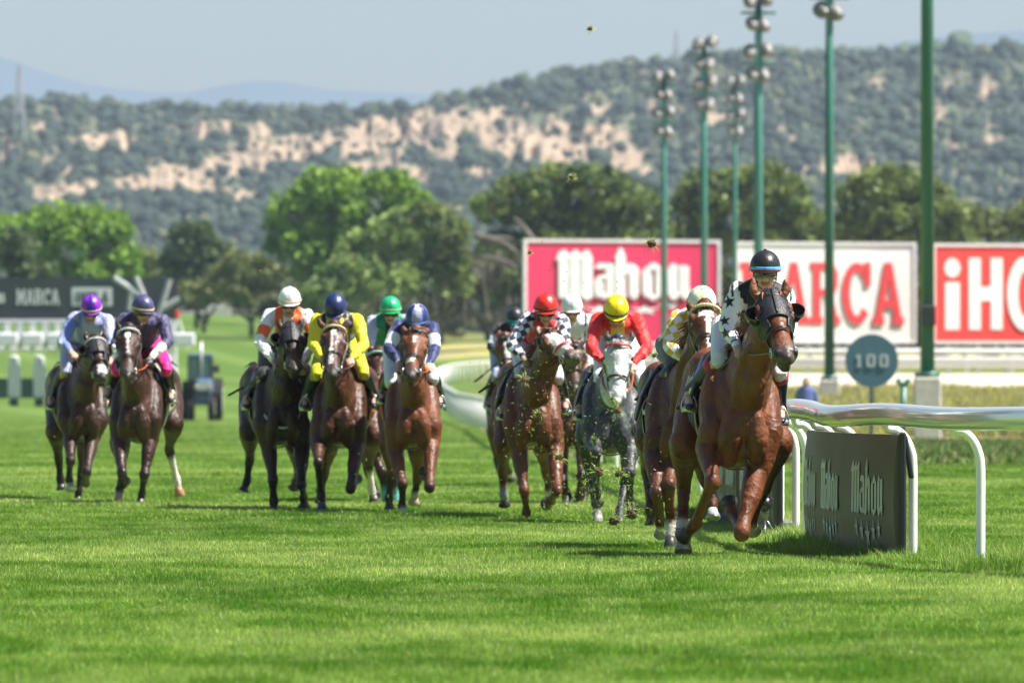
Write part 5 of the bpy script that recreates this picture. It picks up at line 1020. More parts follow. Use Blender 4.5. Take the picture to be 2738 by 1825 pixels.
    for sg, sh, el, ha in ((-1, shL, elL, haL), (1, shR, elR, haR)):
        hv = (ha - el).normalized(); cuff = ha - hv * .02; cc = d.get('cuff', Bc)
        j.limb([sh, sh.lerp(el, .33), sh.lerp(el, .7), el, el.lerp(ha, .3), el.lerp(ha, .7), cuff], [.068 * k, .068 * k, .062 * k, .056 * k, .052 * k, .042 * k, .032 * k], n=16, res=3, seg_cols=[Bc, Bc, Bc, Bc, Bc, Bc, cc])
        for w_ in range(7):   # creases
            f = rr.random(); base = sh.lerp(el, f) if rr.random() < .55 else el.lerp(ha, f * .8); ax = (el - sh).normalized() if rr.random() < .5 else hv; dv = (ax.orthogonal().normalized()); dv.rotate(Matrix.Rotation(rr.random() * 6.28, 3, ax)); p0 = base + dv * .050 * k
            j.limb([p0 - ax * .03, p0 + dv * .006, p0 + ax * .04 + dv.cross(ax) * .03], [.006, .011, .006], n=6, res=1, col=Bc)
    pat = d.get('pattern')
    def push(co_, cols):
        c2 = co_.copy()
        for i in range(len(co_)): p = Vector(co_[i]); q_ = Vector((p.x * 1.3, p.y, p.z * .8)); v = (.5 - abs(noise.noise(q_ * 8))) * .016 + (.4 - abs(noise.noise(q_ * 19 + Vector((3, 1, 2))))) * .009 - .008; c2[i] = co_[i] + LASTN[i] * v
        if pat: cols = pat(co_, cols, dict(shL=shL, shR=shR, elL=elL, elR=elR, haL=haL, haR=haR, mid=mid, hip=hip, sx=sx_, W=Wp, D=D, s=s0))
        return c2, cols
    fuse(j, 'jacket', SILK, bo, d.get('vox', .011), 3, push)
    t = MB(); bc = d.get('breeches', (.72, .72, .73))
    t.limb([hip + Vector((0, .08, 0)), hip + Vector((0, -.10, .0))], [(.165 * k, .13 * k), (.155 * k, .12 * k)], n=16, side=sx_, col=bc)
    for sg, kn in ((-1, knL), (1, knR)): hj = hip + sx_ * sg * .09; t.limb([hj, hj.lerp(kn, .5) + z * .02, kn, kn + Vector((0, .03, -.05))], [.108 * k, .082 * k, .060 * k, .055 * k], n=14, col=bc)
    fuse(t, 'breeches', SILK, bo, d.get('vox', .011), 3)
    for sg, kn, ft in ((-1, knL, ftL), (1, knR, ftR)):
        q = MB(); an = ft + Vector((0, .06, .09)); c1 = d.get('boot', (.008, .010, .018)); top = kn.lerp(an, .10)
        q.limb([top, kn.lerp(an, .35), kn.lerp(an, .75), an, ft + Vector((0, .07, .02))], [.064 * k, .062 * k, .046 * k, .042 * k, .038 * k], n=14, res=3, col=c1); q.limb([ft + Vector((0, .07, .01)), ft + Vector((0, -.04, 0)), ft + Vector((0, -.14, -.02))], [(.036, .034), (.040, .028), (.030, .020)], n=12, side=(1, 0, 0), col=c1)
        bt = fuse(q, 'boot', BOOT, bo, .012, 2)
        if d.get('boot_top'): q = MB(); dv = (an - kn).normalized(); q.tube([top + dv * .00, top + dv * .07], [.069 * k, .067 * k], n=20, col=d['boot_top']); q.build('boot_cuff', SILK, bt, True)
        q = MB(); c = ft + Vector((0, -.03, -.03)); q.tube([c + Vector((-.055, 0, 0)), c + Vector((.055, 0, 0))], [(.008, .022)] * 2, n=8); q.tube([c + Vector((.055 * math.cos(a_), 0, .11 * math.sin(a_))) for a_ in np.linspace(0, math.pi, 13)], .006, n=6)
        q.tube([c + Vector((0, 0, .11)), c.lerp(h['_B'](.5, sg * .2, .40), .9)], [(.012, .003)] * 2, n=6); o = q.build('stirrup', METAL, h['_horse'], True)
    # helmet with its silk cap, peak, band, goggles
    q = MB(); cap = d['cap']; cap2 = d.get('cap2', cap); V = []; Cc = []; NA, NB = 32, 14; cw = .107 * k
    for i in range(NB + 1):
        ph = R(90 - 108 * i / NB)
        for a_ in range(NA):
            th = 2 * math.pi * a_ / NA; rr_ = math.cos(ph) if ph > 0 else 1 - .10 * (1 - math.cos(ph)) * 8 * .3; pk = 1 + .02 * math.cos(3 * th)
            V.append(hc + hx * (cw * rr_ * math.cos(th)) + hf * (cw * 1.2 * rr_ * math.sin(th) - .012 * k) + hz * (.058 * k + .118 * k * math.sin(ph) * (1 if ph > 0 else .8)))
            sec = int((th + math.pi / 6 * 0) / (math.pi / 3)) if d.get('sectors') else 0; cst = cap if sec % 2 == 0 else cap2
            if d.get('capstripe') and abs(math.cos(th)) * rr_ < .14: cst = d['capstripe']
            if d.get('capfn'): cst = d['capfn'](th, ph, cst)
            if a_ % 8 == 0 or (a_ % 8 == 7 and False): cst = lerpc(cst, (0, 0, 0), .35)
            Cc.append(cst)
    Fc = [(i * NA + a_, (i + 1) * NA + a_, (i + 1) * NA + (a_ + 1) % NA, i * NA + (a_ + 1) % NA) for i in range(NB) for a_ in range(NA)]; Fc.append(tuple(NB * NA + a_ for a_ in range(NA - 1, -1, -1))); q.add(V, Fc, Cc)
    q.ball(HP(0, -.012, .178), (.012 * k, .012 * k, .006 * k), M3, n=8, m=6, col=cap)
    he = q.build('helmet', CAPM, bo, True)
    q = MB(); V = []
    for rrr in (0, 1):
        for lay in (0, 1):
            for a_ in range(15): th = R(22 + 136 * a_ / 14); ext = .0 if rrr == 0 else .032 * math.sin(math.pi * (a_ + .6) / 15.2); V.append(hc + hx * (cw * 1.01 * math.cos(th)) + hf * ((cw * 1.2 + ext) * math.sin(th) - .012 * k) + hz * (.034 * k - .26 * ext - .006 * lay))
    Fc = []
    for a_ in range(14): Fc += [(a_, a_ + 1, 30 + a_ + 1, 30 + a_), (15 + a_, 45 + a_, 45 + a_ + 1, 15 + a_ + 1), (30 + a_, 30 + a_ + 1, 45 + a_ + 1, 45 + a_)]
    q.add(V, Fc, d.get('peak', cap)); q.build('peak', CAPM, he, False)
    def hring(zz, r_, col, name, m, lo=0, hi=360, g=.004):
        q = MB(); q.tube([hc + hx * ((cw + g) * math.cos(R(a_))) + hf * ((cw * 1.2 + g) * math.sin(R(a_)) - .012 * k) + hz * zz * k for a_ in np.linspace(lo, hi, 33)], [r_] * 33, n=8, side=hz, col=col); return q.build(name, m, he, True)
    if d.get('band'): hring(.052, (.010 * k, .003), d['band'], 'cap_band', SILK)
    if d.get('band2'): hring(.040, (.007 * k, .003), d['band2'], 'cap_band', SILK)
    q = MB(); lc = d.get('lens', (.012, .012, .014)); V = []; NA = 18
    for zz in (-.006, .012, .028, .034):
        for a_ in range(NA + 1): th = R(28 + 124 * a_ / NA); sag = .012 * (abs(math.cos(th)) < .18) * (zz < 0); V.append(HP(.083 * math.cos(th), .098 * math.sin(th) + (.006 if zz < .03 else 0), zz - .004 - .010 * (1 - abs(math.cos(th))) * (zz < 0) * -1 - sag * -1))
    Fc = [(i * (NA + 1) + a_, i * (NA + 1) + a_ + 1, (i + 1) * (NA + 1) + a_ + 1, (i + 1) * (NA + 1) + a_) for i in range(3) for a_ in range(NA)]; q.add(V, Fc, lc); go = q.build('goggles', LENSM, bo, True, fix=False); sdm = go.modifiers.new('thick', 'SOLIDIFY'); sdm.thickness = .004
    q = MB(); q.tube([HP(.089 * math.cos(R(a_)), .105 * math.sin(R(a_)), .030) for a_ in np.linspace(18, 162, 19)], .0045, n=6, col=d.get('gframe', (.02, .02, .02))); q.tube([HP(.089 * math.cos(R(a_)), .103 * math.sin(R(a_)), -.010 + .012 * (abs(a_ - 90) < 12)) for a_ in np.linspace(24, 156, 19)], .004, n=6, col=d.get('gframe', (.02, .02, .02))); q.build('goggle_frame', LEA, go, True)
    q = MB(); q.tube([HP(-.082, .0, .02), HP(-.070, .035, -.05), HP(0, .055, -.104), HP(.070, .035, -.05), HP(.082, 0, .02)], [(.009, .003)] * 5, n=6, res=4, col=(.02, .02, .022)); q.build('chin_strap', LEA, he, True)
    w = d.get('whip')
    if w:
        a0, a1 = Wp(w[0], .0), Wp(w[1], .55); q = MB(); L_ = a1 - a0; q.tube([a0 - L_ * .10, a0, a0.lerp(a1, .3), a0.lerp(a1, .72)], [.011, .011, .008, .007], n=8, col=(.01, .01, .012)); wh = q.build('whip', LEA, None, True); tag(wh, d['whip_label'], 'whip', 'whips held by the jockeys')
        q = MB(); q.tube([a0.lerp(a1, .70), a0.lerp(a1, .86), a1], [(.014, .009), (.018, .010), (.016, .009)], n=8, col=d.get('whipc', (.012, .012, .012))); q.build('padded_tip', CLO, wh, True)
        if d.get('whipband'):
            q = MB(); 
            for i in range(8): f = .40 + .03 * i; q.tube([a0.lerp(a1, f), a0.lerp(a1, f + .014)], .0105, n=8, col=(.8, .62, .02))
            q.build('yellow_bands', LEA, wh, True)
    return bo

# ------------------------------------------------------------------ silks patterns (colour of the cloth itself)
def seg(co_, A, B_):
    A = np.array(tuple(A)); B_ = np.array(tuple(B_)); v = B_ - A; t = np.clip(((co_ - A) @ v) / (v @ v), 0, 1); return t, np.linalg.norm(co_ - (A + t[:, None] * v), axis=1)
def arms(co_, c, sg):
    k = 'L' if sg < 0 else 'R'; t1, d1 = seg(co_, c['sh' + k], c['el' + k]); t2, d2 = seg(co_, c['el' + k], c['ha' + k]); up_ = d1 < d2; return np.where(up_, t1, 1 + t2), np.minimum(d1, d2)
def onarm(co_, c):
    tl, dl = arms(co_, c, -1); tr, dr = arms(co_, c, 1); L_ = dl < dr; t = np.where(L_, tl, tr); d = np.minimum(dl, dr); x = co_[:, 0] - c['mid'][0]; lat = np.abs(x) / max(.01, abs(c['shR'][0] - c['shL'][0]) / 2)
    return t, (d < .095) & ((lat > .78) | (t > .3)), lat, x
def setc(cols, m, c): cols[m, :3] = c; return cols
BLK = (.008, .008, .010); WHI = (.74, .74, .76)
def pat_lead(co_, cols, c):
    t, a, lat, x = onarm(co_, c); setc(cols, (~a | (t < .25)) & (np.abs(x) < .150), BLK); setc(cols, (~a | (t < .3)) & (np.abs(np.abs(x) - .205) < .008), BLK); setc(cols, a & (t < .12) & (np.abs(x) > .14) & (lat < 1.02), BLK)
    setc(cols, a & (t > 1.80) & (t < 1.86), (.05, .07, .35))
    for px, py, r in ((1949, 806, 15), (1938, 857, 13), (1940, 891, 13), (1978, 840, 7)):
        w = c['W']((px, py), .1); pts = [q for q in star(w.x, w.z, r * 1.3 / c['s'], .42, 100)]; X, Z = co_[:, 0], co_[:, 2]
        for pl in pts:
            ins = np.zeros(len(X), bool); j = len(pl) - 1
            for i in range(len(pl)): xi, yi = pl[i]; xj, yj = pl[j]; ins ^= ((yi > Z) != (yj > Z)) & (X < (xj - xi) * (Z - yi) / (yj - yi + 1e-12) + xi); j = i
            setc(cols, ins, BLK)
    return cols
def checks(c1, c2, sz, sleeves_only=False, body=None):
    def f(co_, cols, c):
        t, a, lat, x = onarm(co_, c); u = np.floor((co_[:, 0] * 1.0 + co_[:, 2] * .55) / sz); v = np.floor((co_[:, 2] * 1.0 - co_[:, 0] * .55 + co_[:, 1] * .3) / sz); ck = ((u + v) % 2) == 0; m = a if sleeves_only else np.ones(len(t), bool)
        setc(cols, m & ck, c1); setc(cols, m & ~ck, c2); return cols
    return f
def pat_orange(co_, cols, c):
    t, a, lat, x = onarm(co_, c); O = (.80, .12, .01); setc(cols, ~a & (np.abs(np.abs(x) - .085) < .040), O); setc(cols, a & (t > .50) & (t < .86), O); return cols
def pat_ystars(co_, cols, c):
    t, a, lat, x = onarm(co_, c); z = co_[:, 2] - c['mid'][2]; setc(cols, ~a & (np.abs(np.abs(x) - .13) < .028) & (z < .06), (.015, .02, .07)); v = np.array([noise.noise(Vector(p) * 13) for p in co_]); setc(cols, ~a & (v > .30) & (z > -.1), (.015, .02, .07)); return cols
def pat_green(co_, cols, c): t, a, lat, x = onarm(co_, c); setc(cols, a, (.42, .46, .58)); setc(cols, ~a & (np.abs(x - .01) < .05), (.008, .02, .015)); return cols
def armlet(t0, t1, col, t2=9, col2=None):
    def f(co_, cols, c):
        t, a, lat, x = onarm(co_, c); setc(cols, a & (t > t0) & (t < t1), col)
        if col2: setc(cols, a & (t > t2), col2)
        return cols
    return f
def pat_lilac(co_, cols, c):
    t, a, lat, x = onarm(co_, c); L2 = (.14, .20, .50); s_ = np.sin(co_[:, 1] * 60); setc(cols, a & (co_[:, 0] - np.where(x < 0, c['elL'][0], c['elR'][0]) > .01) & (t > .2) & (t < 1.9) & (x < 0), L2); setc(cols, ~a & (np.abs(np.abs(x) - .12) < .03), (.20, .24, .52)); return cols
def pat_braces(co_, cols, c): t, a, lat, x = onarm(co_, c); setc(cols, ~a & (np.abs(np.abs(x) - .13) < .022), (.03, .03, .08)); return cols
def pat_redy(co_, cols, c): t, a, lat, x = onarm(co_, c); z = co_[:, 2] - c['mid'][2]; setc(cols, ~a & (np.abs(x) < .06) & (z < .05) & (z > -.16), (.80, .55, .01)); return cols
def pat_red8(co_, cols, c):
    cols = checks((.66, .70, .80), (.015, .02, .05), .062, True)(co_, cols, c); t, a, lat, x = onarm(co_, c); z = co_[:, 2] - c['mid'][2]; setc(cols, ~a & (np.abs(z - .01) < .014), (.02, .02, .05)); return cols

CHE, CHE2, BAY, BAYD, DKB = (.145, .042, .011), (.105, .032, .010), (.072, .022, .008), (.046, .016, .007), (.036, .014, .007)
PT = (.010, .007, .006)
H = lambda x, y, d=None: (x, y) if d is None else (x, y, d)
FIELD = [
 dict(label='chestnut horse in a black blinker hood leading the field', s=385, vox=.0095, coat=CHE, points=(.10, .03, .012), chest=H(1982, 1118), rump=H(1938, 1068), poll=H(2060, 800, -.42), muzzle=H(2102, 960, -.86), ears=[H(2010, 737, -.38), H(2101, 745, -.38)],
  fl=dict(j=[H(1893, 1196, .08), H(1904, 1288, -.28), H(1861, 1397, .02), H(1828, 1432, .14)], sock=0), fr=dict(j=[H(2022, 1262, .02), H(1984, 1418, -.25), H(1958, 1375, .10), H(1950, 1344, .20)]),
  hl=dict(j=[H(1832, 1185, 1.15), H(1828, 1300, 1.5), H(1825, 1400, 1.32), H(1827, 1468, 1.2)], sock=2, hoofc=(.30, .29, .28)), hr=dict(j=[H(2078, 1180, 1.1), H(2045, 1300, 1.6), H(2010, 1385, 1.75), H(2012, 1415, 1.85)], sock=1, hoofc=(.5, .42, .3)),
  hood=dict(col=(.012, .013, .018)), cloth=(.010, .014, .04), cloth_mark=True, mane=(.22, .07, .025), strands=150, muzc=(.09, .065, .055), hands=[H(1975, 930), H(2066, 940)], rein=(.16, .16, .15), mane_side=-1, k=1.1, hk=1.07, nb=.04,
  rider=dict(label='person in white silks with black stars and a black helmet riding the leading chestnut horse', head=H(2046, 702), sh=[H(1974, 776), H(2098, 786)], el=[H(1942, 874, .2), H(2112, 884, .2)], ha=[H(1972, 928, -.08), H(2066, 940, -.08)], hip=H(1975, 880), kn=[H(1922, 960), H(2082, 985)], ft=[H(1842, 1082), H(2088, 1118)],
   vox=.0075, skin=(.56, .34, .24), jacket=WHI, cuff=(.8, .8, .82), pattern=pat_lead, cap=(.014, .014, .016), peak=(.012, .012, .014), band=(.05, .42, .75), band2=(.45, .02, .05), lens=(.06, .055, .04), gframe=(.25, .27, .22), boot=(.010, .018, .040), boot_top=(.35, .01, .05), pitch=3, breeches=(.66, .68, .72),
   whip=[H(1975, 945), H(1812, 1092)], whipband=True, whip_label='black whip with yellow bands held by the rider in white silks with stars')),
 dict(label='chestnut horse with a white star and stripe close behind the leader', s=366, vox=.0105, coat=CHE2, points=(.05, .018, .010), nb=.04, chest=H(1820, 1140), rump=H(1802, 1085), poll=H(1886, 826, -.35), muzzle=H(1893, 968, -.72), ears=[H(1840, 808, -.33), H(1921, 806, -.33)],
  fl=dict(j=[H(1748, 1210, .05), H(1757, 1318, -.22), H(1766, 1392, .12), H(1768, 1424, .22)], sock=1, hoofc=(.30, .29, .28)), fr=dict(j=[H(1800, 1215, .05), H(1789, 1296, -.22), H(1792, 1398, -.10), H(1792, 1462, -.16)], sock=2),
  hl=dict(j=[H(1735, 1170, 1.15), H(1730, 1250, 1.6), H(1740, 1360, 1.5), H(1742, 1395, 1.5)]), hr=dict(j=[H(1850, 1180, 1.15), H(1880, 1270, 1.6), H(1905, 1340, 1.6), H(1906, 1378, 1.55)], hoofc=(.4, .4, .42)), blaze=[(.10, .26, .045, .05, 0), (.26, .9, .018, .012, .01)], band=(.55, .50, .22), band_beads=(.62, .58, .35), mane=(.16, .05, .02),
  hands=[H(1836, 965), H(1922, 960)], rein=(.02, .015, .012), cloth=(.012, .014, .02), mane_side=-1,
  rider=dict(label='person in yellow and white checked silks and a cream helmet', head=H(1877, 800), sh=[H(1814, 850), H(1930, 862)], el=[H(1790, 925, .15), H(1930, 935, .15)], ha=[H(1832, 962, -.05), H(1918, 955, -.05)], hip=H(1822, 925), kn=[H(1800, 990), H(1880, 1010)], ft=[H(1738, 1090), H(1890, 1130)],
   jacket=(.74, .74, .74), pattern=checks((.76, .76, .76), (.62, .40, .03), .066), cap=(.72, .73, .66), peak=(.7, .7, .66), sectors=True, cap2=(.72, .70, .42), band=(.03, .04, .05), gloves=(.015, .015, .02), boot=(.012, .016, .026), breeches=(.012, .016, .03), pitch=34,
   whip=[H(1838, 966), H(1700, 1068)], whip_label='black whip held low by the rider in yellow and white checks')),
 dict(label='grey horse with a pale face and red and yellow browband', s=312, coat=(.058, .061, .068), points=(.035, .036, .04), dapple=True, chest=H(1636, 1118), rump=H(1628, 1072), poll=H(1654, 916, -.22), muzzle=H(1649, 1072, -.42), ears=[H(1622, 880, -.20), H(1693, 882, -.20)], bay=True,
  fl=dict(j=[H(1582, 1172, .05), H(1594, 1212, -.38), H(1594, 1310, -.22), H(1597, 1342, -.12)], hoofc=(.12, .11, .10)), fr=dict(j=[H(1688, 1180, .05), H(1684, 1262, -.2), H(1684, 1338, .06), H(1688, 1372, .12)], sock=1, hoofc=(.3, .29, .27)),
  hl=dict(j=[H(1570, 1160, 1.15), H(1580, 1290, 1.5), H(1598, 1370, 1.1), H(1602, 1408, .95)], sock=1, hoofc=(.25, .24, .23)), hr=dict(j=[H(1690, 1170, 1.15), H(1672, 1290, 1.5), H(1658, 1362, 1.2), H(1656, 1402, 1.1)]), band=(.55, .02, .02), band_beads=None, mane=(.22, .22, .23), muzc=(.35, .34, .33),
  hands=[H(1612, 978), H(1692, 982)], rein=(.35, .08, .02), cloth=(.02, .04, .06), short_cloth=False, mane_side=1, strands=60,
  rider=dict(label='person in shiny red silks with a yellow helmet riding the grey horse', head=H(1648, 818), sh=[H(1600, 852), H(1704, 856)], el=[H(1580, 930, .05), H(1730, 930, .05)], ha=[H(1613, 972, -.12), H(1692, 976, -.12)], hip=H(1650, 900), kn=[H(1604, 1010), H(1712, 1012)], ft=[H(1548, 1108), H(1716, 1098)],
   jacket=(.70, .012, .015), collar=(.75, .50, .01), pattern=pat_redy, cap=(.80, .62, .005), peak=(.80, .62, .005), band=(.02, .05, .03), boot=(.012, .018, .03), breeches=(.72, .72, .76), pitch=30)),
 dict(label='chestnut horse with a broad white face and its head turned aside', s=300, coat=(.120, .034, .010), points=(.06, .02, .01), chest=H(1424, 1105), rump=H(1408, 1060), poll=H(1462, 896, -.25), muzzle=H(1537, 962, -.62), straight=False, ears=[H(1438, 866, -.22), H(1496, 868, -.14)],
  fl=dict(j=[H(1386, 1196, .05), H(1402, 1310, -.12), H(1407, 1368, -.05), H(1409, 1396, -.08)]), fr=dict(j=[H(1484, 1200, .05), H(1489, 1310, -.3), H(1474, 1336, .05), H(1462, 1346, .16)], sock=0),
  hl=dict(j=[H(1348, 1180, 1.15), H(1344, 1256, 1.6), H(1347, 1318, 1.7), H(1349, 1346, 1.75)], sock=3, sockc=(.35, .35, .37)), hr=dict(j=[H(1450, 1180, 1.2), H(1462, 1262, 1.5), H(1468, 1312, 1.6), H(1468, 1340, 1.65)], sock=2), blaze=[(.12, .80, .075, .07, .0)], mane=(.18, .055, .02), hands=[H(1398, 956), H(1470, 945)],
  cloth=(.02, .012, .012), muzc=(.16, .12, .10), noseband=(.6, .01, .02), mane_side=-1,
  rider=dict(label='person in red silks with checked sleeves and a red helmet', head=H(1460, 810), sh=[H(1414, 850), H(1504, 858)], el=[H(1368, 922, .12), H(1510, 925, .15)], ha=[H(1402, 957, -.05), H(1468, 946, -.08)], hip=H(1418, 915), kn=[H(1392, 995), H(1490, 1000)], ft=[H(1342, 1108), H(1512, 1092)],
   jacket=(.62, .01, .02), sleeve=(.5, .5, .5), pattern=pat_red8, cap=(.75, .02, .012), peak=(.75, .02, .012), band=(.02, .02, .03), boot=(.012, .014, .02), breeches=(.60, .58, .72), pitch=16, gloves=(.25, .2, .1), whip=[H(1400, 962), H(1282, 1048)], whip_label='black whip reaching out beside the rider with checked sleeves')),
 dict(label='brown horse almost hidden behind the white faced chestnut', s=272, coat=BAY, points=PT, bay=True, chest=H(1540, 1112), rump=H(1538, 1070), poll=H(1532, 925, -.25), muzzle=H(1536, 1040, -.5), ears=[H(1510, 898, -.22), H(1552, 898, -.22)],
  fl=dict(j=[H(1500, 1190, .05), H(1506, 1290, -.1), H(1512, 1350, -.05), H(1514, 1376, -.08)], sock=3, hoofc=(.25, .09, .04)), fr=dict(j=[H(1560, 1190, .05), H(1555, 1270, -.3), H(1548, 1320, 0), H(1545, 1345, .1)]), hl=dict(j=[H(1490, 1180, 1.2), H(1500, 1280, 1.6), H(1530, 1350, 1.4), H(1532, 1375, 1.4)]), hr=dict(j=[H(1580, 1180, 1.2), H(1575, 1280, 1.6), H(1560, 1345, 1.5), H(1558, 1372, 1.5)]),
  rider=dict(label='person in white silks and a white helmet behind the red riders', head=H(1529, 810), sh=[H(1488, 850), H(1578, 856)], el=[H(1480, 925, .12), H(1588, 925, .12)], ha=[H(1510, 965, -.05), H(1574, 974, -.05)], hip=H(1545, 910), kn=[H(1496, 1005), H(1590, 1010)], ft=[H(1490, 1080), H(1576, 1110)], jacket=(.70, .70, .76), pattern=pat_braces, cap=(.72, .73, .78), peak=(.72, .73, .78), lens=(.45, .12, .02), breeches=(.6, .6, .66), boot=(.01, .03, .12), boot_top=(.02, .05, .35), pitch=12)),
 dict(label='brown horse with a white stripe at the far left of the right hand group', s=235, coat=(.16, .055, .022), points=PT, bay=True, chest=H(1372, 1102), rump=H(1362, 1065), poll=H(1352, 905, -.25), muzzle=H(1362, 1005, -.5), ears=[H(1336, 878, -.2), H(1368, 880, -.2)],
  fl=dict(j=[H(1345, 1165, .05), H(1350, 1230, -.3), H(1362, 1262, .1), H(1366, 1280, .16)], sock=2), fr=dict(j=[H(1400, 1165, .05), H(1402, 1240, -.1), H(1402, 1290, -.05), H(1402, 1312, -.08)]), hl=dict(j=[H(1325, 1150, 1.2), H(1330, 1230, 1.5), H(1345, 1290, 1.3), H(1346, 1310, 1.3)]), hr=dict(j=[H(1400, 1150, 1.2), H(1395, 1230, 1.5), H(1390, 1290, 1.4), H(1390, 1308, 1.4)]), blaze=[(.1, .85, .03, .02, 0)],
  rider=dict(label='person in black silks with a pale armband and a black and teal helmet', head=H(1377, 842), sh=[H(1336, 876), H(1402, 884)], el=[H(1314, 926, .12), H(1408, 930, .15)], ha=[H(1344, 955, -.05), H(1384, 958, -.05)], hip=H(1352, 930), kn=[H(1326, 1000), H(1402, 1000)], ft=[H(1308, 1082), H(1400, 1080)], jacket=(.012, .014, .018), pattern=armlet(.55, .95, (.42, .48, .52)), cap=(.02, .022, .03), peak=(.02, .2, .28), band=(.03, .30, .40), breeches=(.30, .36, .52), boot=(.01, .02, .05), pitch=22,
   whip=[H(1340, 962), H(1270, 1020)], whip_label='dark whip reaching out beside the rider with the teal cap band')),
 dict(label='bay horse with a small star ridden by the jockey in navy', s=290, coat=(.145, .042, .011), points=(.03, .014, .009), bay=True, chest=H(1104, 1110), rump=H(1088, 1066), poll=H(1112, 890, -.25), muzzle=H(1099, 1008, -.66), ears=[H(1074, 868, -.22), H(1142, 872, -.22)],
  fl=dict(j=[H(1056, 1208, .05), H(1076, 1292, -.15), H(1075, 1352, -.06), H(1079, 1384, -.12)], sock=1, hoofc=(.5, .44, .36)), fr=dict(j=[H(1154, 1180, .05), H(1148, 1298, -.3), H(1140, 1276, .05), H(1134, 1262, .12)]), hl=dict(j=[H(1042, 1180, 1.15), H(1048, 1270, 1.5), H(1040, 1330, 1.5), H(1042, 1356, 1.5)]), hr=dict(j=[H(1118, 1190, 1.2), H(1117, 1272, 1.5), H(1110, 1316, 1.6), H(1107, 1340, 1.65)], sock=2, hoofc=(.45, .32, .24)),
  blaze=[(.20, .34, .016, .012, 0), (.66, .76, .045, .03, -.02)], neckstrap=None, hands=[H(1066, 970), H(1146, 972)], rein=(.45, .08, .02), cloth=(.45, .07, .015), mane_side=1, strands=40,
  rider=dict(label='person in navy silks with white armbands and a blue and white striped helmet', head=H(1115, 838), sh=[H(1064, 872), H(1156, 876)], el=[H(1040, 932, .12), H(1162, 935, .12)], ha=[H(1066, 970, -.08), H(1146, 974, -.08)], hip=H(1078, 935), kn=[H(1044, 1012), H(1156, 1004)], ft=[H(1022, 1066), H(1176, 1078)], jacket=(.014, .022, .12), pattern=armlet(.45, .92, (.66, .68, .74), 1.9, (.02, .1, .3)), cap=(.02, .03, .16), cap2=(.30, .30, .52), sectors=True, capstripe=(.7, .72, .8), peak=(.02, .08, .28), lens=(.12, .10, .02), breeches=(.62, .66, .74), boot=(.012, .012, .014), pitch=16)),
 dict(label='brown horse with a teal browband tucked in behind the yellow rider', s=266, coat=BAY, points=PT, bay=True, chest=H(1012, 1105), rump=H(1016, 1065), poll=H(1012, 945, -.2), muzzle=H(1010, 1042, -.45), ears=[H(988, 912, -.18), H(1034, 916, -.18)], band=(.10, .40, .36), band_beads=(.35, .6, .55),
  fl=dict(j=[H(985, 1180, .05), H(1020, 1260, -.1), H(1030, 1320, -.05), H(1032, 1348, -.08)], sock=3, sockc=(.10, .42, .40)), fr=dict(j=[H(1045, 1180, .05), H(1052, 1262, -.12), H(1056, 1326, -.05), H(1058, 1354, -.08)], sock=3, sockc=(.12, .45, .44)), hl=dict(j=[H(975, 1170, 1.2), H(985, 1260, 1.5), H(1005, 1320, 1.4), H(1006, 1345, 1.4)]), hr=dict(j=[H(1050, 1170, 1.2), H(1045, 1260, 1.5), H(1040, 1320, 1.5), H(1040, 1345, 1.5)]),
  rider=dict(label='person in green silks with pale sleeves and a green helmet', head=H(1044, 815), sh=[H(998, 858), H(1086, 856)], el=[H(986, 925, .12), H(1092, 925, .12)], ha=[H(996, 975, -.05), H(1052, 968, -.05)], hip=H(1030, 920), kn=[H(990, 1000), H(1080, 1000)], ft=[H(985, 1075), H(1085, 1080)], jacket=(.008, .26, .11), pattern=pat_green, cap=(.01, .36, .16), peak=(.01, .36, .16), band=(.25, .50, .22), breeches=(.45, .48, .55), pitch=10)),
 dict(label='bay horse with a long white stripe and gold browband', s=285, coat=BAY, points=(.02, .011, .009), bay=True, chest=H(906, 1108), rump=H(938, 1062), poll=H(894, 878, -.25), muzzle=H(889, 1003, -.68), ears=[H(846, 846, -.22), H(932, 850, -.22)],
  fl=dict(j=[H(850, 1172, .05), H(851, 1238, -.36), H(858, 1318, -.2), H(861, 1362, -.26)], hoofc=(.02, .04, .09)), fr=dict(j=[H(956, 1184, .05), H(938, 1302, -.3), H(946, 1290, .05), H(953, 1280, .14)]), hl=dict(j=[H(880, 1180, 1.15), H(868, 1262, 1.6), H(858, 1310, 1.65), H(857, 1336, 1.7)]), hr=dict(j=[H(1000, 1165, 1.15), H(986, 1234, 1.5), H(994, 1308, 1.6), H(1000, 1334, 1.6)], sock=4, hoofc=(.08, .07, .06)),
  blaze=[(.10, .24, .020, .024, 0), (.24, .52, .012, .010, -.01), (.52, .86, .014, .022, -.016)], band=(.5, .38, .16), band_beads=(.70, .58, .30), hands=[H(862, 955), H(942, 960)], cloth=(.55, .07, .015), rein=(.03, .02, .015), mane_side=1, neckstrap=None,
  rider=dict(label='person in yellow silks with dark marks and a navy helmet', head=H(896, 812), sh=[H(848, 856), H(956, 856)], el=[H(838, 924, .12), H(972, 922, .12)], ha=[H(864, 957, -.08), H(938, 960, -.08)], hip=H(906, 918), kn=[H(846, 990), H(970, 988)], ft=[H(816, 1084), H(1000, 1080)], jacket=(.68, .60, .01), pattern=pat_ystars, cap=(.012, .025, .12), peak=(.012, .03, .14), lens=(.01, .06, .05), breeches=(.62, .62, .01), boot=(.010, .018, .035), pitch=36)),
 dict(label='dark bay horse in black blinkers with a white breast strap', s=283, coat=DKB, points=PT, bay=True, chest=H(752, 1106), rump=H(716, 1066), poll=H(776, 880, -.25), muzzle=H(787, 990, -.62), ears=[H(746, 850, -.22), H(804, 848, -.22)],
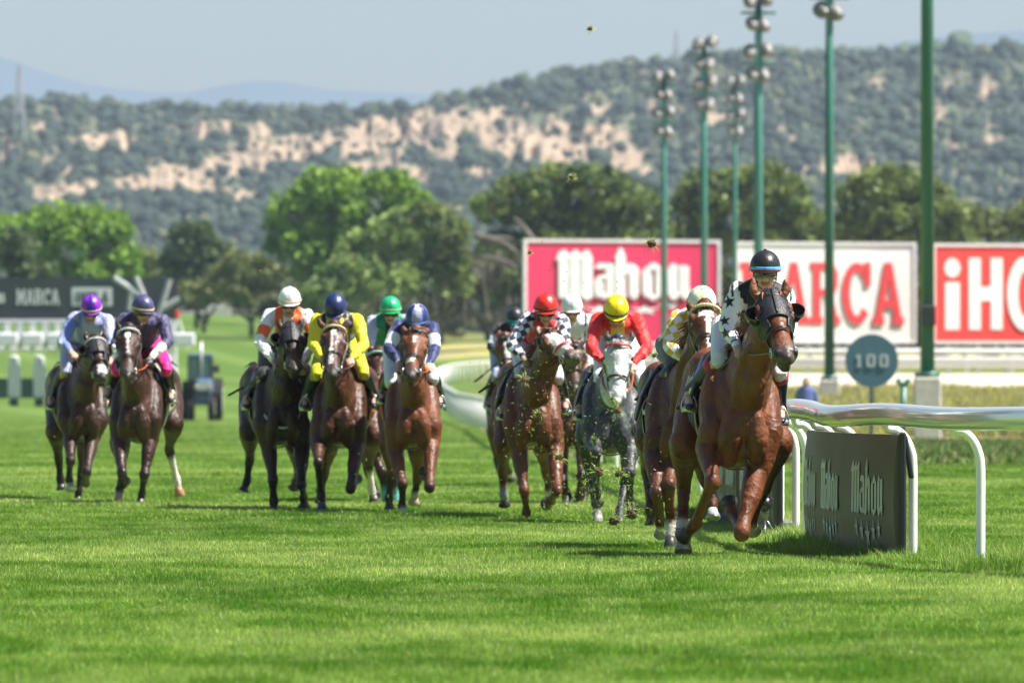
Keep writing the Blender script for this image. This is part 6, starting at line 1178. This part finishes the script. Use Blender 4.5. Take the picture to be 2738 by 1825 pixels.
  fl=dict(j=[H(718, 1188, .05), H(730, 1282, -.12), H(732, 1338, -.05), H(731, 1364, -.1)]), fr=dict(j=[H(806, 1192, .05), H(806, 1292, -.3), H(812, 1325, .05), H(813, 1350, .12)]), hl=dict(j=[H(668, 1150, 1.15), H(668, 1226, 1.5), H(660, 1286, 1.6), H(652, 1308, 1.6)]), hr=dict(j=[H(790, 1180, 1.2), H(798, 1262, 1.6), H(790, 1286, 1.75), H(787, 1300, 1.8)]),
  hood=dict(col=(.014, .013, .018)), neckstrap=(.42, .40, .36), hands=[H(738, 975), H(812, 980)], cloth=(.012, .014, .02), mane_side=-1, strands=40,
  rider=dict(label='person in white silks with orange bands and a white helmet', head=H(774, 792), sh=[H(722, 842), H(820, 842)], el=[H(694, 912, .14), H(838, 905, .14)], ha=[H(733, 966, -.06), H(812, 976, -.08)], hip=H(745, 925), kn=[H(704, 1000), H(822, 1005)], ft=[H(660, 1082), H(830, 1080)], jacket=(.74, .74, .78), pattern=pat_orange, cap=(.78, .78, .80), peak=(.78, .78, .80), band=(.70, .50, .38), breeches=(.012, .014, .022), boot=(.008, .012, .022), pitch=12,
   whip=[H(738, 985), H(612, 1056)], whip_label='black whip held out to the side by the rider in white and orange')),
 dict(label='bay horse with a short white stripe ridden by the jockey in dark purple', s=270, coat=BAYD, points=PT, bay=True, chest=H(362, 1100), rump=H(410, 1058), poll=H(344, 884, -.25), muzzle=H(340, 1008, -.66), ears=[H(309, 846, -.22), H(379, 858, -.22)],
  fl=dict(j=[H(318, 1172, .05), H(326, 1262, -.3), H(328, 1296, -.05), H(334, 1286, .1)]), fr=dict(j=[H(402, 1176, .05), H(386, 1268, -.15), H(380, 1318, 0), H(375, 1342, 0)]), hl=dict(j=[H(320, 1180, 1.15), H(326, 1250, 1.5), H(320, 1308, 1.5), H(316, 1338, 1.5)], sock=1, hoofc=(.45, .32, .2)), hr=dict(j=[H(464, 1130, 1.15), H(452, 1198, 1.5), H(472, 1278, 1.6), H(481, 1322, 1.6)], sock=4, hoofc=(.4, .2, .1)),
  blaze=[(.12, .24, .024, .024, 0), (.24, .62, .012, .008, .003)], band=(.45, .45, .48), band_beads=(.62, .62, .66), hands=[H(312, 960), H(400, 958)], rein=(.5, .10, .03), cloth=(.33, .31, .24), mane_side=-1, strands=50,
  rider=dict(label='person in dark purple silks with white forearms and pink breeches', head=H(384, 812), sh=[H(334, 852), H(436, 856)], el=[H(310, 918, .14), H(448, 914, .14)], ha=[H(316, 962, -.06), H(400, 960, -.08)], hip=H(385, 920), kn=[H(312, 980), H(444, 980)], ft=[H(290, 1056), H(458, 1066)], jacket=(.045, .035, .11), pattern=armlet(1.25, 1.93, (.74, .74, .78)), cap=(.065, .06, .16), peak=(.06, .055, .14), band=(.62, .48, .22), gloves=(.012, .012, .014), breeches=(.75, .0, .22), boot=(.008, .008, .012), pitch=16, yaw=24, roll=0)),
 dict(label='dark horse in a black hood with a white muzzle patch at the far left', s=262, coat=(.045, .017, .009), points=PT, bay=True, chest=H(222, 1096), rump=H(192, 1058), poll=H(254, 912, -.25), muzzle=H(272, 1012, -.62), ears=[H(228, 882, -.22), H(277, 880, -.22)],
  fl=dict(j=[H(188, 1156, .05), H(188, 1232, -.3), H(185, 1280, -.06), H(190, 1304, -.12)], hoofc=(.35, .35, .36)), fr=dict(j=[H(246, 1170, .05), H(232, 1258, -.3), H(229, 1292, .05), H(230, 1270, .12)]), hl=dict(j=[H(150, 1150, 1.15), H(156, 1220, 1.5), H(161, 1278, 1.6), H(164, 1304, 1.6)]), hr=dict(j=[H(234, 1180, 1.15), H(218, 1260, 1.4), H(210, 1312, 1.4), H(207, 1337, 1.4)]),
  blaze=[(.74, .95, .040, .044, .01)], hood=dict(col=(.018, .016, .022), t1=.60), band=(.45, .45, .48), band_beads=(.62, .62, .66), neckstrap=None, hands=[H(196, 942), H(292, 962)], rein=(.35, .08, .04), cloth=(.012, .014, .02), mane_side=-1, strands=40,
  rider=dict(label='person in pale lilac blue silks with a purple helmet', head=H(244, 812), sh=[H(200, 848), H(288, 856)], el=[H(166, 916, .12), H(294, 925, .14)], ha=[H(192, 942, -.05), H(290, 958, -.06)], hip=H(208, 920), kn=[H(176, 985), H(278, 1000)], ft=[H(136, 1082), H(285, 1080)], jacket=(.34, .36, .54), pattern=pat_lilac, cap=(.24, .02, .55), cap2=(.06, .01, .32), sectors=True, peak=(.20, .03, .36), band=(.68, .42, .36), breeches=(.34, .37, .54), boot=(.006, .014, .045), pitch=24)),
]
for d in FIELD:
    h = horse(d); rider(d['rider'], d)

# ------------------------------------------------------------------ turf thrown up by the hooves
CLOD = mat('turf_clod', attr='Col', rough=.9, var=.3, vscale=60)
def clod(px, py, Y, r, label=None, soil=(.10, .055, .03), nbl=26):
    q = MB(); c = P(px, py, Y); rr = random.Random(int(px * 3 + py)); q.ball(c, (r, r * .8, r * .75), n=9, m=7, col=soil); V = [Vector(v) for v in q.v]
    q.v = [tuple(c + (v - c) * (1 + .6 * noise.noise((v - c) * (2.2 / r) + Vector((px, 0, 0))))) for v in V]
    for i in range(nbl):
        d = Vector((rr.gauss(0, 1), rr.gauss(0, 1), rr.gauss(0, 1))).normalized(); l = r * rr.uniform(1.0, 2.6); a = c + d * r * .5; w = d.orthogonal().normalized() * .0022; e = a + d * l + Vector((rr.uniform(-.01, .01), 0, rr.uniform(-.02, .01))); mid_ = a.lerp(e, .5) + Vector((rr.uniform(-.01, .01), 0, rr.uniform(0, .012)))
        g = rr.choice([(.16, .30, .03), (.22, .36, .05), (.40, .40, .15), (.10, .20, .02)]); q.add([a - w, a + w, mid_ + w, mid_ - w, e], [(0, 1, 2, 3), (3, 2, 4)], g)
    o = q.build('turf_clod', CLOD, None, fix=False); tag(o, label, 'clod of turf', 'clods of turf thrown up by the hooves'); return o
for a in [(1578, 77, 90, .022, 'tiny dark clod flying high against the sky'), (1529, 474, 90, .022, 'grassy clod in front of the far pines above the crimson billboard'), (1742, 651, 88, .036, 'green clod in front of the mast at the top of the crimson billboard'), (1417, 675, 92, .014, 'tiny dark clod at the top left corner of the crimson billboard'),
          (1405, 1012, 92, .035, 'grassy clod beside the boot of the rider with checked sleeves'), (1443, 1106, 92, .026, 'thin grassy clod in front of the white faced chestnut horse'), (1650, 1095, 90, .036, 'brown clod in front of the chest of the grey horse'), (1636, 1065, 90, .016, 'yellowish clod under the muzzle of the grey horse'),
          (1752, 950, 86, .022, 'small grassy clod left of the checked rider'), (1497, 1222, 90, .034, 'pale grassy clod between the forelegs of the white faced chestnut'), (1600, 1262, 88, .045, 'green clod between the forelegs of the grey horse'), (1655, 1265, 88, .036, 'bright green clod under the belly of the grey horse'),
          (1690, 1372, 86, .048, 'large green clod on the ground by the right hoof of the grey horse'), (1640, 1392, 86, .040, 'green clod low over the grass before the grey horse'), (1745, 1290, 86, .042, 'green clod beside the dark foreleg behind the leader'), (1570, 1305, 88, .030, 'brown clod beside the left foreleg of the grey horse'),
          (1740, 1118, 84, .022, 'green clod by the boot of the checked rider'), (1742, 1380, 84, .03, 'brown clod near the hoof of the second chestnut'), (1815, 1420, 80, .026, 'small clod by the hind hoof of the leading horse'), (698, 726, 100, .008, 'tiny brown clod in front of the far trees'), (1590, 1175, 90, .02, 'small green clod left of the grey horse chest')]:
    clod(*a[:4], label=a[4], nbl=6 if a[3] < .012 else 30)
# flying blades and crumbs too many to count
q = MB(); rr = random.Random(11)
def dust(cx, cy, sx_, sy_, n_, Y0, Y1, g=.6):
    for i in range(n_):
        px, py, Y = rr.gauss(cx, sx_), rr.gauss(cy, sy_), rr.uniform(Y0, Y1); c = P(px, py, Y)
        if c.z < .02: c.z = rr.uniform(.02, .25)
        if rr.random() < g:
            d = Vector((rr.gauss(0, 1), rr.gauss(0, .5), rr.gauss(0, 1))).normalized() * rr.uniform(.008, .032); w = d.orthogonal().normalized() * .0018; col = rr.choice([(.20, .36, .04), (.28, .42, .07), (.45, .45, .18), (.14, .27, .03)]); m_ = c + d * .5 + Vector((rr.uniform(-.006, .006), 0, .004)); q.add([c - w, c + w, m_ + w, m_ - w, c + d], [(0, 1, 2, 3), (3, 2, 4)], col)
        else:
            r = rr.uniform(.0022, .006); col = rr.choice([(.07, .04, .025), (.12, .08, .05), (.04, .025, .02)]); q.add([c + Vector((r, 0, 0)), c - Vector((r, 0, 0)), c + Vector((0, r, 0)), c - Vector((0, r, 0)), c + Vector((0, 0, r)), c - Vector((0, 0, r))], [(0, 2, 4), (2, 1, 4), (1, 3, 4), (3, 0, 4), (2, 0, 5), (1, 2, 5), (3, 1, 5), (0, 3, 5)], col)
dust(1640, 1320, 70, 60, 650, 83, 96, .75); dust(1600, 1150, 110, 90, 300, 84, 97, .55); dust(1760, 1230, 50, 110, 600, 82, 90, .6); dust(1450, 1100, 90, 100, 260, 88, 98, .5); dust(1560, 1380, 120, 35, 260, 82, 95, .6); dust(1600, 900, 150, 180, 160, 84, 95, .2); dust(960, 1300, 140, 50, 60, 95, 103, .7); dust(140, 1200, 60, 60, 30, 112, 118, .3)
tag(q.build('flying_grass', CLOD, None, fix=False), 'loose grass and soil crumbs flying around the hooves', None, kind='stuff')
